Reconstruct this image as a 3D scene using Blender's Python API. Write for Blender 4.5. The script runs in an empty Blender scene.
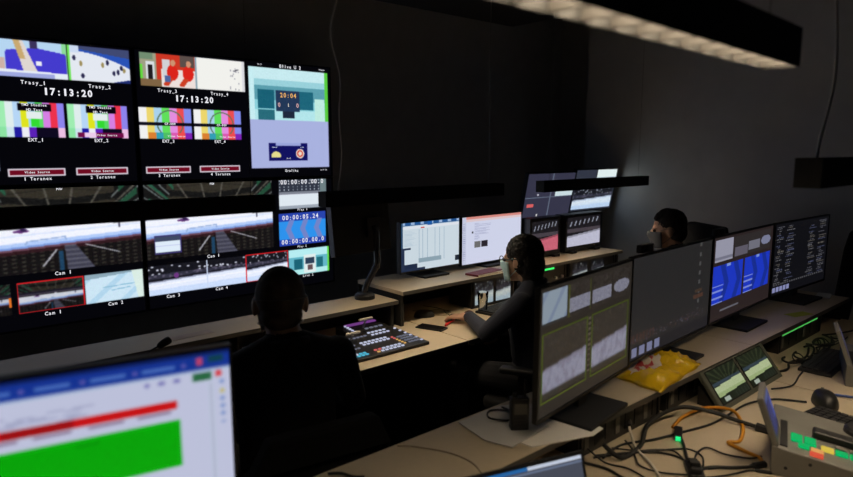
import bpy, bmesh, math, random
import numpy as np
from mathutils import Matrix, Vector
random.seed(7); rng = np.random.default_rng(7)
PI = math.pi
C = bpy.context.scene.collection
sc = bpy.context.scene

# ---------------------------------------------------------------- camera, world, exposure
EYE = Vector((0, 0, 1.70)); YAW = math.radians(48.8); PITCH = math.atan(88/628)
cd = bpy.data.cameras.new('camera'); cam = bpy.data.objects.new('camera', cd); C.objects.link(cam)
cd.sensor_width = 36; cd.lens = 628/853*36; cd.clip_start = .02
fwd = Vector((math.cos(YAW)*math.cos(PITCH), math.sin(YAW)*math.cos(PITCH), -math.sin(PITCH)))
cam.location = EYE; cam.rotation_euler = fwd.to_track_quat('-Z', 'Y').to_euler()
cd.dof.use_dof = True; cd.dof.focus_distance = 3.2; cd.dof.aperture_fstop = 2.4
sc.camera = cam
w = bpy.data.worlds.new('world'); sc.world = w; w.use_nodes = True
w.node_tree.nodes['Background'].inputs[0].default_value = (0, 0, 0, 1)
w.node_tree.nodes['Background'].inputs[1].default_value = 0
sc.view_settings.view_transform = 'Standard'; sc.view_settings.look = 'None'
sc.view_settings.gamma = 1; sc.view_settings.use_curve_mapping = False
sc.view_settings.exposure = 0.0

# ---------------------------------------------------------------- materials
MATS = {}
def mat(name, col, rough=.6, metal=0, var=.12, scale=25, bump=0, emit=None, estr=1, trans=0, spec=.5):
    if name in MATS: return MATS[name]
    m = bpy.data.materials.new(name); m.use_nodes = True; nt = m.node_tree
    b = nt.nodes['Principled BSDF']
    b.inputs['Roughness'].default_value = rough; b.inputs['Metallic'].default_value = metal
    b.inputs['Specular IOR Level'].default_value = spec
    if trans: b.inputs['Transmission Weight'].default_value = trans
    if emit:
        b.inputs['Base Color'].default_value = (*col, 1)
        b.inputs['Emission Color'].default_value = (*emit, 1); b.inputs['Emission Strength'].default_value = estr
    else:
        tc = nt.nodes.new('ShaderNodeTexCoord'); no = nt.nodes.new('ShaderNodeTexNoise')
        no.inputs['Scale'].default_value = scale; no.inputs['Detail'].default_value = 4
        nt.links.new(tc.outputs['Object'], no.inputs['Vector'])
        cr = nt.nodes.new('ShaderNodeMix'); cr.data_type = 'RGBA'
        cr.inputs[6].default_value = (*[c*(1-var) for c in col], 1); cr.inputs[7].default_value = (*[min(1, c*(1+var)) for c in col], 1)
        nt.links.new(no.outputs['Fac'], cr.inputs[0]); nt.links.new(cr.outputs[2], b.inputs['Base Color'])
        if bump:
            bp = nt.nodes.new('ShaderNodeBump'); bp.inputs['Strength'].default_value = bump; bp.inputs['Distance'].default_value = .004
            nt.links.new(no.outputs['Fac'], bp.inputs['Height']); nt.links.new(bp.outputs[0], b.inputs['Normal'])
    MATS[name] = m; return m
def screen_mat(strength):
    k = 'screen_%g' % strength
    if k in MATS: return MATS[k]
    m = bpy.data.materials.new(k); m.use_nodes = True; nt = m.node_tree; b = nt.nodes['Principled BSDF']
    b.inputs['Base Color'].default_value = (.008, .008, .009, 1); b.inputs['Roughness'].default_value = .35
    b.inputs['Specular IOR Level'].default_value = .3
    a = nt.nodes.new('ShaderNodeAttribute'); a.attribute_name = 'Col'
    nt.links.new(a.outputs['Color'], b.inputs['Emission Color']); b.inputs['Emission Strength'].default_value = strength
    MATS[k] = m; return m
def lit(name, col, s=1): return mat(name, (.01, .01, .01), .7, emit=col, estr=s, spec=.05)

BLACK = mat('black_plastic', (.012, .012, .013), .45)
MATTE = mat('matte_black', (.010, .010, .011), .75)
DARKMET = mat('dark_metal', (.03, .03, .033), .4, .6)
STEEL = mat('steel', (.35, .35, .36), .35, .9)
GREYP = mat('grey_plastic', (.16, .155, .14), .5)
WALLD = mat('front_wall_paint', (.66, .665, .69), .85, scale=8, bump=.1)
WALLB = mat('dark_rear_wall_paint', (.12, .12, .13), .85)
WALLG = mat('grey_wall_paint', (.64, .645, .66), .85, scale=6, bump=.1)
CEIL = mat('ceiling_dark', (.14, .14, .15), .9)
CARPET = mat('carpet_dark', (.03, .03, .035), .95, scale=200, bump=.4)
DESK = mat('desk_laminate_beige', (.56, .47, .34), .45, var=.05, scale=60)
SHELF = mat('shelf_laminate_grey', (.60, .59, .63), .45, var=.05, scale=60)
EDGE = mat('desk_edge', (.06, .055, .05), .5)
SKIN = mat('skin', (.52, .31, .22), .5, var=.08)
WHITE = mat('white_paper', (.78, .76, .72), .7, var=.03)
CHAIRM = mat('chair_fabric', (.005, .005, .006), .9, scale=300, bump=.3)
LAMPBLK = mat('lamp_black', (.004, .004, .004), .7)
RUBBER = mat('cable_rubber', (.012, .012, .012), .5)

# ---------------------------------------------------------------- mesh helpers
class MB:
    def __init__(s): s.v = []; s.f = []
    def add(s, vs, fs):
        n = len(s.v); s.v += [tuple(v) for v in vs]; s.f += [tuple(i+n for i in f) for f in fs]; return s
    def box(s, x0, x1, y0, y1, z0, z1, M=None):
        vs = [Vector((x, y, z)) for z in (z0, z1) for y in (y0, y1) for x in (x0, x1)]
        if M: vs = [M @ v for v in vs]
        return s.add(vs, [(0,2,3,1), (4,5,7,6), (0,1,5,4), (2,6,7,3), (0,4,6,2), (1,3,7,5)])
    def prism(s, poly, z0, z1, M=None):
        n = len(poly); vs = [Vector((x, y, z)) for z in (z0, z1) for x, y in poly]
        if M: vs = [M @ v for v in vs]
        return s.add(vs, [tuple(range(n))[::-1], tuple(range(n, 2*n))] + [(i, (i+1) % n, (i+1) % n+n, i+n) for i in range(n)])
    def tube(s, pts, r, n=8, caps=True):
        pts = [Vector(p) for p in pts]; rs = r if isinstance(r, (list, tuple)) else [r]*len(pts)
        vs = []; fs = []; up = None
        for i, p in enumerate(pts):
            t = (pts[min(i+1, len(pts)-1)]-pts[max(i-1, 0)]).normalized()
            if up is None: up = t.orthogonal().normalized()
            up = (up - t*up.dot(t))
            up = up.normalized() if up.length > 1e-6 else t.orthogonal().normalized()
            b = t.cross(up)
            for k in range(n): vs.append(p + (up*math.cos(2*PI*k/n)+b*math.sin(2*PI*k/n))*rs[i])
        for i in range(len(pts)-1):
            for k in range(n): fs.append((i*n+k, i*n+(k+1) % n, (i+1)*n+(k+1) % n, (i+1)*n+k))
        if caps: fs.append(tuple(range(n))[::-1]); fs.append(tuple((len(pts)-1)*n+k for k in range(n)))
        return s.add(vs, fs)
    def lathe(s, prof, n=16, c=(0,0,0), M=None):
        vs = [Vector((r*math.cos(2*PI*k/n), r*math.sin(2*PI*k/n), z)) for r, z in prof for k in range(n)]
        if M: vs = [M @ v for v in vs]
        vs = [v+Vector(c) for v in vs]; m = len(prof)
        fs = [(i*n+k, i*n+(k+1) % n, (i+1)*n+(k+1) % n, (i+1)*n+k) for i in range(m-1) for k in range(n)]
        fs += [tuple(range(n))[::-1], tuple((m-1)*n+k for k in range(n))]
        return s.add(vs, fs)
    def ell(s, c, r, M=None, n=16, m=10):
        prof = [(max(1e-4, math.sin(PI*i/m)), -math.cos(PI*i/m)) for i in range(m+1)]
        R = Matrix.Diagonal((*r, 1)); R = (M @ R) if M else R
        return s.lathe(prof, n, c, R)
    def mesh(s, name, material, smooth=False):
        me = bpy.data.meshes.new(name); me.from_pydata(s.v, [], s.f); me.update()
        if material: me.materials.append(material)
        if smooth: me.polygons.foreach_set('use_smooth', [True]*len(me.polygons))
        return me
    def build(s, name, material, parent=None, smooth=False, bevel=0, seg=2):
        o = bpy.data.objects.new(name, s.mesh(name, material, smooth)); C.objects.link(o); o.parent = parent
        if bevel:
            b = o.modifiers.new('bevel', 'BEVEL'); b.width = bevel; b.segments = seg; b.limit_method = 'ANGLE'
        return o
def tag(o, label, cat, group=None):
    o['label'] = label; o['category'] = cat
    if group: o['group'] = group
    return o
def thing(name, label, cat, loc=(0,0,0), rotz=0, group=None):
    o = bpy.data.objects.new(name, None); C.objects.link(o); o.location = loc; o.rotation_euler = (0, 0, rotz)
    o.empty_display_size = .05
    return tag(o, label, cat, group)
def struct(o): o['kind'] = 'structure'; return o
def stuff(o): o['kind'] = 'stuff'; return o
def inst(name, me, parent, loc=(0,0,0), rot=(0,0,0)):
    o = bpy.data.objects.new(name, me); C.objects.link(o); o.parent = parent; o.location = loc; o.rotation_euler = rot; return o
def dup(root, loc, rotz, label, group=None):
    r = root.copy(); C.objects.link(r); r.location = loc; r.rotation_euler = (0, 0, rotz); r['label'] = label
    if group: r['group'] = group
    for ch in list(root.children):
        c = ch.copy(); C.objects.link(c); c.parent = r
        for g in list(ch.children):
            d = g.copy(); C.objects.link(d); d.parent = c
    return r
def smooth_path(pts, n=6):
    P = [Vector(p) for p in pts]; out = []
    for i in range(len(P)-1):
        a, b, c, d = P[max(i-1, 0)], P[i], P[i+1], P[min(i+2, len(P)-1)]
        for k in range(n):
            t = k/n; out.append(.5*((2*b)+(c-a)*t+(2*a-5*b+4*c-d)*t*t+(3*b-a-3*c+d)*t**3))
    return out+[P[-1]]

# ---------------------------------------------------------------- room shell
XR, YF, XL, YB, ZC = 4.76, 3.86, -2.2, -2.6, 3.2
struct(MB().box(XL-.2, 5.4, YB-.2, YF+.2, -.2, 0).build('floor', CARPET))
struct(MB().box(XL-.2, 5.4, YB-.2, YF+.2, ZC, ZC+.2).build('ceiling', CEIL))
struct(MB().box(XL-.2, 5.4, YF, YF+.2, 0, ZC).build('wall_front', WALLD))
struct(MB().box(XR, 5.4, YB-.2, 3.30, 0, ZC).build('wall_right', WALLG))
struct(MB().box(5.13, 5.4, 3.30, YF, 0, ZC).build('wall_recess', WALLG))
struct(MB().box(XL-.2, XL, YB-.2, YF, 0, ZC).build('wall_left', WALLB))
struct(MB().box(XL, XR, YB-.2, YB, 0, ZC).build('wall_back', WALLB))
struct(MB().box(-2.2, 3.63, 2.73, 3.187, 2.6, ZC).build('trim_1', MATTE))
struct(MB().box(XR-.012, XR, YB, 3.30, 0, .07).build('baseboard_right', MATTE))

# ---------------------------------------------------------------- picture painting for the screens
def s2l(c):
    c = np.clip(np.asarray(c, float), 0, 1); return np.where(c <= .04045, c/12.92, ((c+.055)/1.055)**2.4)
class Canvas:
    def __init__(s, w, h, nx, ny, col=(.02,.02,.03)):
        s.w, s.h, s.nx, s.ny = w, h, nx, ny; s.a = np.zeros((ny, nx, 3)); s.a[:] = col
        s.text = []
    def sub(s, x0, x1, y0, y1):
        """pixel window of a rectangle given in metres from the top left corner"""
        i0, i1 = int(round(x0/s.w*s.nx)), int(round(x1/s.w*s.nx)); j0, j1 = int(round(y0/s.h*s.ny)), int(round(y1/s.h*s.ny))
        i0, j0 = max(i0, 0), max(j0, 0); v = s.a[j0:min(j1, s.ny), i0:min(i1, s.nx)]
        u, t = np.meshgrid((np.arange(v.shape[1])+.5)/max(1, v.shape[1]), (np.arange(v.shape[0])+.5)/max(1, v.shape[0]))
        return v, u, t
    def rect(s, x0, x1, y0, y1, col): s.sub(x0, x1, y0, y1)[0][:] = col
    def frame(s, x0, x1, y0, y1, col, th=.006):
        s.rect(x0, x1, y0, y0+th, col); s.rect(x0, x1, y1-th, y1, col); s.rect(x0, x0+th, y0, y1, col); s.rect(x1-th, x1, y0, y1, col)
    def say(s, txt, x, y, size, col=(.95,.95,.98), align='CENTER', bold=.012): s.text.append((txt, x, y, size*(.90 if size > .04 and '.' in txt else .76), col, align, bold))
def put(v, m, col): v[m] = col
def seg(u, t, a, b, wd):
    ax, ay = a; bx, by = b; d = (bx-ax)**2+(by-ay)**2
    k = np.clip(((u-ax)*(bx-ax)+(t-ay)*(by-ay))/d, 0, 1)
    return (u-ax-k*(bx-ax))**2+(t-ay-k*(by-ay))**2 < wd*wd
def noisef(shape, s=1): return rng.normal(0, s, shape+(1,))
def soft(v, k=1):
    for _ in range(k):
        p = np.pad(v, ((1, 1), (1, 1), (0, 0)), mode='edge'); v[:] = (p[:-2, 1:-1]+p[2:, 1:-1]+p[1:-1, :-2]+p[1:-1, 2:]+2*v)/6
def dots(v, u, t, n, y0, y1, col, r=.008, slope=0):
    for _ in range(n):
        x, y = random.random(), random.uniform(y0, y1); put(v, ((u-x)/r)**2+((t-y-slope*x)/(r*2.2))**2 < 1, col)
def p_arena(v, u, t, dim=1.0, pip=False):
    """wide shot: dark roof trusses, white ice, boards, rows of seats with a stair"""
    v[:] = (.085, .085, .085)
    ang = np.arctan2(t-.75, (u-.5)*1.1); roof = t < .36
    put(v, roof & (np.abs(u-.5) < .34) & (np.sin(t*26+np.abs(u-.5)*5) > -.5), (.20, .185, .155))
    put(v, roof & (np.abs(np.sin(ang*13)) < .14), (.33, .32, .29)); put(v, roof & (np.abs(np.sin(t*30-np.abs(u-.5)*6)) < .11), (.12, .115, .11))
    put(v, roof & (np.abs(u-.5) > .32) & (np.abs(np.sin(ang*27)) < .20), (.42, .45, .45)); put(v, roof & (np.abs(u-.12) < .09) & (np.sin(ang*40) > .8), (.16, .34, .26)); put(v, roof & (np.abs(u-.93) < .06) & (np.sin(ang*40) > .3), (.14, .30, .22))
    put(v, (t > .34) & (t < .44), (.13, .12, .17)); put(v, (t > .41) & (t < .455), (.30, .27, .34))
    ice = (t > .455+.03*np.abs(u-.55)) & (t < .72-.09*u)
    v[ice] = (.95, .96, 1.0); put(v, ice & (np.sin(t*70+u*5) > .8), (.86, .90, .99)); put(v, ice & (t > .655-.09*u), (.70, .80, .98)); put(v, ice & (t > .695-.09*u), (.50, .62, .88))
    put(v, seg(u, t, (.30, .62), (.52, .59), .007) | seg(u, t, (.30, .62), (.29, .66), .005) | seg(u, t, (.52, .59), (.525, .63), .005), (.58, .68, .86))
    put(v, ((u-.27)/.045)**2+((t-.495)/.018)**2 < 1, (.38, .20, .46)); put(v, ((u-.285)/.02)**2+((t-.48)/.018)**2 < 1, (.2, .12, .3))
    put(v, seg(u, t, (.86, .475), (.86, .52), .006), (.12, .10, .2))
    brd = (t > .72-.09*u) & (t < .745-.09*u); v[brd] = (.42, .28, .34)
    seats = t > .745-.09*u; v[seats] = (.085, .075, .08)
    put(v, seats & (np.sin(u*120) > .1) & (np.sin((t+.09*u)*130) > .2), (.20, .19, .17)); put(v, seats & (t < .785-.09*u), (.19, .10, .12))
    st = seats & (np.abs(u-.55-.2*(t-.72)) < .035+.16*(t-.7)); v[st] = (.25, .25, .31); put(v, st & (np.sin(t*110) > .4), (.34, .34, .40)); put(v, seats & (np.abs(u-.49) < .014) & (t > .76), (.12, .26, .38))
    put(v, seg(u, t, (.465, .74), (.38, .93), .006) | seg(u, t, (.64, .705), (.85, .84), .0055), (.72, .72, .76))
    soft(v, 1); v += noisef(v.shape[:2], .015)
    v *= dim
def p_lowice(v, u, t, split=None):
    v[:] = (.09, .09, .12)
    dots(v, u, t, 26, .04, .34, (.92, .93, 1.0), .012, -.03); put(v, (t > .30-.02*u) & (t < .46-.10*u), (.20, .20, .26)); dots(v, u, t, 40, .34, .44, (.36, .34, .42), .012, -.10)
    ice = t > .54-.14*u; v[ice] = (.90, .93, 1.0); put(v, ice & (t > .82-.05*u), (.80, .87, .99)); put(v, ice & (t < .585-.14*u), (.60, .62, .72)); put(v, ice & (t > .66-.1*u) & (t < .70-.1*u), (.97, .97, 1))
    soft(v, 1); v += noisef(v.shape[:2], .02)
def p_pale(v, u, t):
    v[:] = (.80, .90, .96); put(v, np.sin(u*11+t*7) > .7, (.70, .84, .93)); put(v, t < .18-.15*u, (.55, .66, .72))
    put(v, seg(u, t, (.3, .5), (.9, .45), .02) | seg(u, t, (.45, .62), (.75, .58), .02), (.58, .76, .86)); put(v, u > .8+.1*t, (.86, .93, .90)); v += noisef(v.shape[:2], .012)
BARS = [(.93,.93,.95), (.90,.90,.30), (.62,.84,.92), (.30,.88,.30), (.86,.50,.86), (.92,.25,.30), (.50,.50,.92)]
def p_bars(v, u, t, kind):
    if kind == 1:
        cols = [(.62,.92,.70), (.88,.92,.93), (.72,.84,.96), (.88,.90,.12), (.62,.86,.96), (.35,.85,.4), (.84,.50,.90), (.93,.20,.30), (.55,.52,.93)]
        for i, c in enumerate(cols): put(v, (u >= i/9) & (u < (i+1)/9) & (t < .72), c)
        low = [(.55,.9,.65), (.80,.9,.93), (.12,.10,.62), (.93,.93,.96), (.35,.12,.72), (.05,.04,.12), (.05,.04,.12), (.05,.04,.12), (.93,.75,.9)]
        for i, c in enumerate(low): put(v, (u >= i/9) & (u < (i+1)/9) & (t >= .72), c)
        put(v, (u > .42) & (u < .66) & (t > .26) & (t < .46), (.90, .93, .93)); put(v, (u > .48) & (u < .60) & (t > .46) & (t < .70), (.2, .85, .2))
        put(v, (u > .30) & (u < .80) & (t > .05) & (t < .25), (.03, .02, .06))
    else:
        cols = [(.95,.94,.95), (.92,.84,.42), (.66,.82,.92), (.38,.88,.36), (.90,.55,.88), (.93,.30,.32), (.52,.55,.93)]
        for i, c in enumerate(cols): put(v, (u >= i/7) & (u < (i+1)/7), c)
        r = np.hypot((u-.58)*1.7, t-.5); put(v, np.abs(r-.42) < .02, (.35, .45, .35)); put(v, (t > .47) & (t < .57), (.06, .05, .10))
        low = [(.85,.50,.20), (.20,.62,.72), (.30,.75,.40), (.85,.35,.70), (.92,.30,.30), (.50,.15,.72)]
        for i, c in enumerate(low): put(v, (u >= .16+i*.14) & (u < .16+(i+1)*.14) & (t > .80), c)
def screen(c, parent, M, strength=1.0, name='screen', inset=0):
    """flat display surface: colour cells in local X (right) and Z (up), facing -Y, placed by M"""
    q = np.round(np.clip(c.a, 0, 1)*56)/56; ny, nx = q.shape[:2]; dx, dz = c.w/nx, c.h/ny
    vs = []; fs = []; cols = []
    lin = s2l(q)
    for j in range(ny):
        row = q[j]; ch = np.flatnonzero(np.any(row[1:] != row[:-1], axis=1))+1; st = [0]+ch.tolist()+[nx]
        z1 = c.h/2-j*dz; z0 = z1-dz
        for a, b in zip(st[:-1], st[1:]):
            n = len(vs); x0, x1 = -c.w/2+a*dx, -c.w/2+b*dx
            vs += [(x0,0,z0), (x1,0,z0), (x1,0,z1), (x0,0,z1)]; fs.append((n, n+1, n+2, n+3)); cols.append(lin[j, a])
    me = bpy.data.meshes.new(name); me.from_pydata(vs, [], fs)
    at = me.attributes.new('Col', 'FLOAT_COLOR', 'FACE'); ca = np.ones((len(fs), 4), np.float32); ca[:, :3] = cols; at.data.foreach_set('color', ca.ravel())
    me.transform(M); me.materials.append(screen_mat(strength)); me.update()
    o = bpy.data.objects.new(name, me); C.objects.link(o); o.parent = parent
    for txt, x, y, size, col, align, bold in c.text:
        tv_, tf = text_geo(txt, size, align, bold)
        me = bpy.data.meshes.new('caption_text'); me.from_pydata([(x-c.w/2+a, -.0012, c.h/2-y+b) for a, b in tv_], [], tf)
        at = me.attributes.new('Col', 'FLOAT_COLOR', 'FACE'); ca = np.ones((len(tf), 4), np.float32); ca[:, :3] = s2l(col); at.data.foreach_set('color', ca.ravel())
        me.transform(M); me.materials.append(screen_mat(strength)); me.update()
        k = bpy.data.objects.new('caption_text', me); C.objects.link(k); k.parent = o; k['kind'] = 'stuff'   # letters a few pixels high
    return o
_tc = {}
def char_geo(ch, bold):
    key = (ch, bold)
    if key not in _tc:
        cu = bpy.data.curves.new('t', 'FONT'); cu.body = ch; cu.size = 1; cu.align_x = 'CENTER'; cu.resolution_u = 2; cu.offset = bold
        o = bpy.data.objects.new('t', cu); C.objects.link(o); bpy.context.view_layer.update()
        me = o.to_mesh(); _tc[key] = ([(v.co.x, v.co.y-.33) for v in me.vertices], [tuple(p.vertices) for p in me.polygons]); o.to_mesh_clear()
        bpy.data.objects.remove(o); bpy.data.curves.remove(cu)
    return _tc[key]
def text_geo(txt, size, align, bold):
    V, F = [], []; n = len(txt)
    for i, ch in enumerate(txt):
        if ch == ' ': continue
        v, f = char_geo(ch, bold); k = len(V); x0 = (i-(n-1)/2)*.60
        q = .72 if ch in 'MWm' else (1.2 if ch in 'ilt1' else .92)
        V += [((a*q+x0)*size, b*size) for a, b in v]; F += [tuple(j+k for j in t) for t in f]
    return V, F

# ---------------------------------------------------------------- the video wall: four televisions
TVY = 3.64; TW, TH = 1.238, .718
def tv(label, x0, z0, canvas, strength=1.0):
    t = thing('wall_television', label, 'television', (x0+TW/2, TVY, z0+TH/2), 0, 'televisions of the video wall')
    MB().box(-TW/2, TW/2, .002, .055, -TH/2, TH/2).build('housing', BLACK, t, bevel=.004)
    b = MB(); e = .008
    for r in ((-TW/2, TW/2, TH/2-e, TH/2), (-TW/2, TW/2, -TH/2, -TH/2+e), (-TW/2, -TW/2+e, -TH/2+e, TH/2-e), (TW/2-e, TW/2, -TH/2+e, TH/2-e)):
        b.box(r[0], r[1], -.006, .004, r[2], r[3])
    b.build('bezel', BLACK, t)
    soft(canvas.a, 1); screen(canvas, t, Matrix.Translation((0, 0, 0)), strength)
    MB().box(-.2, .2, .055, .075, -.15, .15).box(-.03, .03, .075, YF-TVY, -.12, .12).build('wall_bracket', DARKMET, t)
    return t
NX, NY = 350, 202
def tvc(): return Canvas(TW-.016, TH-.016, NX, NY, (.012, .012, .03))
def R(c, x0, z0, X0, X1, ZT, ZB):    # a rectangle in room coordinates -> window of the canvas
    return c.sub(X0-x0-.008, X1-x0-.008, z0+TH-.008-ZT, z0+TH-.008-ZB)
def upper(x0, z0, cols, left):
    c = tvc(); ox, oz = x0+.008, z0+TH-.008
    def say(t, X, Z, s, **k): c.say(t, X-ox, oz-Z, s, **k)
    def win(X0, X1, ZT, ZB): return c.sub(X0-ox, X1-ox, oz-ZT, oz-ZB)
    a, b, n0 = cols
    if left:
        v, u, t = win(a, a+.295, 2.225, 2.053)      # commentator in a blue shirt behind a desk
        v[:] = (.72, .84, .95); put(v, u > .93, (.55, .85, .60)); put(v, (np.abs(u-.55) < .44-.3*(.35-t)*(t < .35)) & (t > .18+.25*np.abs(u-.55)), (.27, .24, .80))
        put(v, (np.abs(u-.52) < .05) & (t < .2), (.24, .20, .36)); put(v, np.abs(u-.30-.18*t) < .06+.05*t, (.88, .84, .82)); put(v, (np.abs(u-.27-.15*t) < .045) & (t < .5), (.78, .66, .45))
        put(v, (np.abs(u-.58) < .04) & (np.abs(t-.60) < .06), (.93, .93, .97)); put(v, t > .80+.04*u, (.90, .92, .97)); put(v, (t > .88) & (u < .8), (.62, .66, .88)); put(v, (u < .1) & (t > .5) & (t < .8), (.80, .70, .66))
        v, u, t = win(a+.298, b+.295, 2.225, 2.053)  # rink from above with players
        v[:] = (.90, .91, .95); put(v, t < .14+.42*u*u, (.16, .32, .72)); put(v, t < .06+.2*u, (.25, .28, .45)); put(v, (u < .18) & (t < .2), (.8, .86, .95)); put(v, u < .03, (.45, .9, .35))
        put(v, t > 1.25-.36*u, (.12, .18, .45))
        for px_, py_, k in [(.10,.35,0), (.20,.5,1), (.55,.5,1), (.63,.42,0), (.22,.85,0), (.73,.72,0), (.8,.68,0), (.9,.62,1), (.86,.55,0)]:
            put(v, ((u-px_)/.025)**2+((t-py_)/.075)**2 < 1, (.16,.16,.30) if not k else (.62,.56,.36))
        v, u, t = win(x0+.05, a-.03, 2.20, 1.60); p_lowice(v, u, t)
    else:
        v, u, t = win(a, a+.31, 2.228, 2.05)         # locker room, two players in red
        v[:] = (.80, .22, .14); put(v, u < .28, (.62, .62, .52)); put(v, (u < .22) & (t < .2), (.45, .55, .45)); put(v, (u > .1) & (u < .25) & (t > .25) & (t < .8), (.86, .88, .90)); put(v, (u > .13) & (u < .21) & (t > .35), (.12, .10, .12))
        put(v, (u < .05) & (t > .35), (.40, .85, .25)); put(v, (t > .78) & (u < .75), (.50, .40, .26)); put(v, (t > .45) & (u > .36) & (u < .97), (.92, .88, .86)); put(v, (u > .38) & (u < .52) & (t > .15) & (t < .7), (.82, .82, .84))
        put(v, (u > .7) & (u < .95) & (t < .35), (.36, .30, .28))
        for px_ in (.56, .84):
            put(v, ((u-px_)/.10)**2+((t-.55)/.24)**2 < 1, (.85, .15, .10)); put(v, ((u-px_-.01)/.045)**2+((t-.25)/.10)**2 < 1, (.80, .58, .45)); put(v, seg(u, t, (px_-.05, .75), (px_-.12, .92), .05), (.80, .25, .15))
        put(v, (u > .42) & (u < .52) & (t > .65) & (t < .85), (.30, .40, .62)); put(v, u > .965, (.55, .65, .70))
        v, u, t = win(a+.312, b+.30, 2.228, 2.05); v[:] = (.95, .95, .93); put(v, (u > .94), (.86, .86, .88))
        for _ in range(16):
            p0, p1 = random.uniform(.68, .9), random.uniform(.25, .95); put(v, ((u-p0)/.012)**2+((t-p1)/.03)**2 < 1, (.62, .62, .66))
        put(v, seg(u, t, (.78, .33), (.86, .28), .015), (.3, .3, .34))
    for k, X in enumerate((a, b)):
        say('Trasy_%d' % (n0+k), X+.14, 2.029, .034)
        v, u, t = win(X-.02, X+.265, 1.936, 1.765); p_bars(v, u, t, 1 if left else 2)
        if left: say('TMO Studios', X+.135, 1.922, .022, bold=.02); say('HD Test', X+.135, 1.898, .022, bold=.02)
        else:
            say('CF-009', X+.145, 1.848, .022, bold=.03)
        if not (left and k == 0):
            fx0, fx1 = (X+.02, X+.24) if left else (X+.03, X+.265)
            ft = 1.792
            if left: v, u, t = win(fx0, fx1, ft, 1.768); v[:] = (.45, .05, .28); put(v, np.abs(u-.27) < .12, (.93, .8, .93))
            say('Video Source', (fx0+fx1)/2+.03, 1.780, .018, bold=.02)
        say('EXT_%d' % (n0+k), X+.13, 1.752, .031)
        X0, X1 = X-.0, X+.25
        v, u, t = win(X0, X1, 1.612, 1.574); v[:] = (.88, .85, .90); v, u, t = win(X0+.007, X1-.007, 1.606, 1.580); v[:] = (.42, .04, .12)
        say('Video Source', (X0+X1)/2, 1.593, .020, bold=.02)
        say('%d Teranex' % (n0+k), (X0+X1)/2, 1.561, .030)
    say('17:13:20', a+.29, 1.99, .062, bold=.03)
    if not left:
        v, u, t = win(1.757, 2.315, 2.205, 1.89)    # rink interior with the score board
        v[:] = (.36, .62, .68); put(v, t < .22+.1*u, (.78, .92, .94)); put(v, (t > .22) & (t < .34), (.60, .82, .86)); put(v, t > .62, (.55, .82, .86)); put(v, (t > .8), (.70, .90, .92))
        put(v, (u > .10) & (u < .30) & (t > .42) & (t < .78), (.10, .38, .46)); put(v, (u > .62) & (u < .80) & (t > .42) & (t < .78), (.12, .40, .48)); put(v, (u > .10) & (u < .30) & (t > .80), (.16, .42, .48))
        put(v, (u > .32) & (u < .62) & (t > .42) & (t < .82), (.14, .22, .34)); put(v, (u > .40) & (u < .55) & (t > .82) & (t < .96), (.12, .16, .24)); put(v, u > .955, (.35, .80, .25)); put(v, (u > .82) & (u < .95) & (t > .55), (.75, .92, .88)); put(v, u < .06, (.78, .93, .95))
        v += noisef(v.shape[:2], .015)
        say('20:04', 2.02, 2.045, .052, col=(.95, .72, .40), bold=.02); say('0', 1.955, 1.985, .05, col=(.90, .72, .72)); say('1', 2.02, 1.985, .04, col=(.90, .86, .80)); say('0', 2.085, 1.985, .05, col=(.90, .72, .72))
        v, u, t = win(1.757, 2.315, 1.89, 1.59); v[:] = (.66, .69, .87)
        v, u, t = win(1.875, 2.15, 1.747, 1.637); v[:] = (.08, .08, .38); put(v, (t < .16) & (np.abs(u-.5) < .32), (.6, .65, .85)); put(v, ((u-.18)/.12)**2+((t-.72)/.24)**2 < 1, (.90, .86, .55)); put(v, (u < .31) & (t > .82), (.08, .08, .38))
        r = np.hypot((u-.8)*2.5, t-.6); put(v, r < .27, (.93, .85, .80)); put(v, (r < .20) & (r > .12), (.80, .25, .18))
        say('KONCERT', 1.915, 1.72, .012, col=(.8, .85, .95)); say('LIONS', 2.11, 1.72, .012, col=(.8, .85, .95)); say('20:00', 2.01, 1.65, .014)
        say('Blive U 2', 2.04, 2.222, .038); say('Grafika', 2.03, 1.572, .03); say('16:9', 1.83, 2.222, .016); say('720p50', 2.27, 2.222, .016); say('16:9 25', 2.27, 1.572, .016)
    return c
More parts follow.
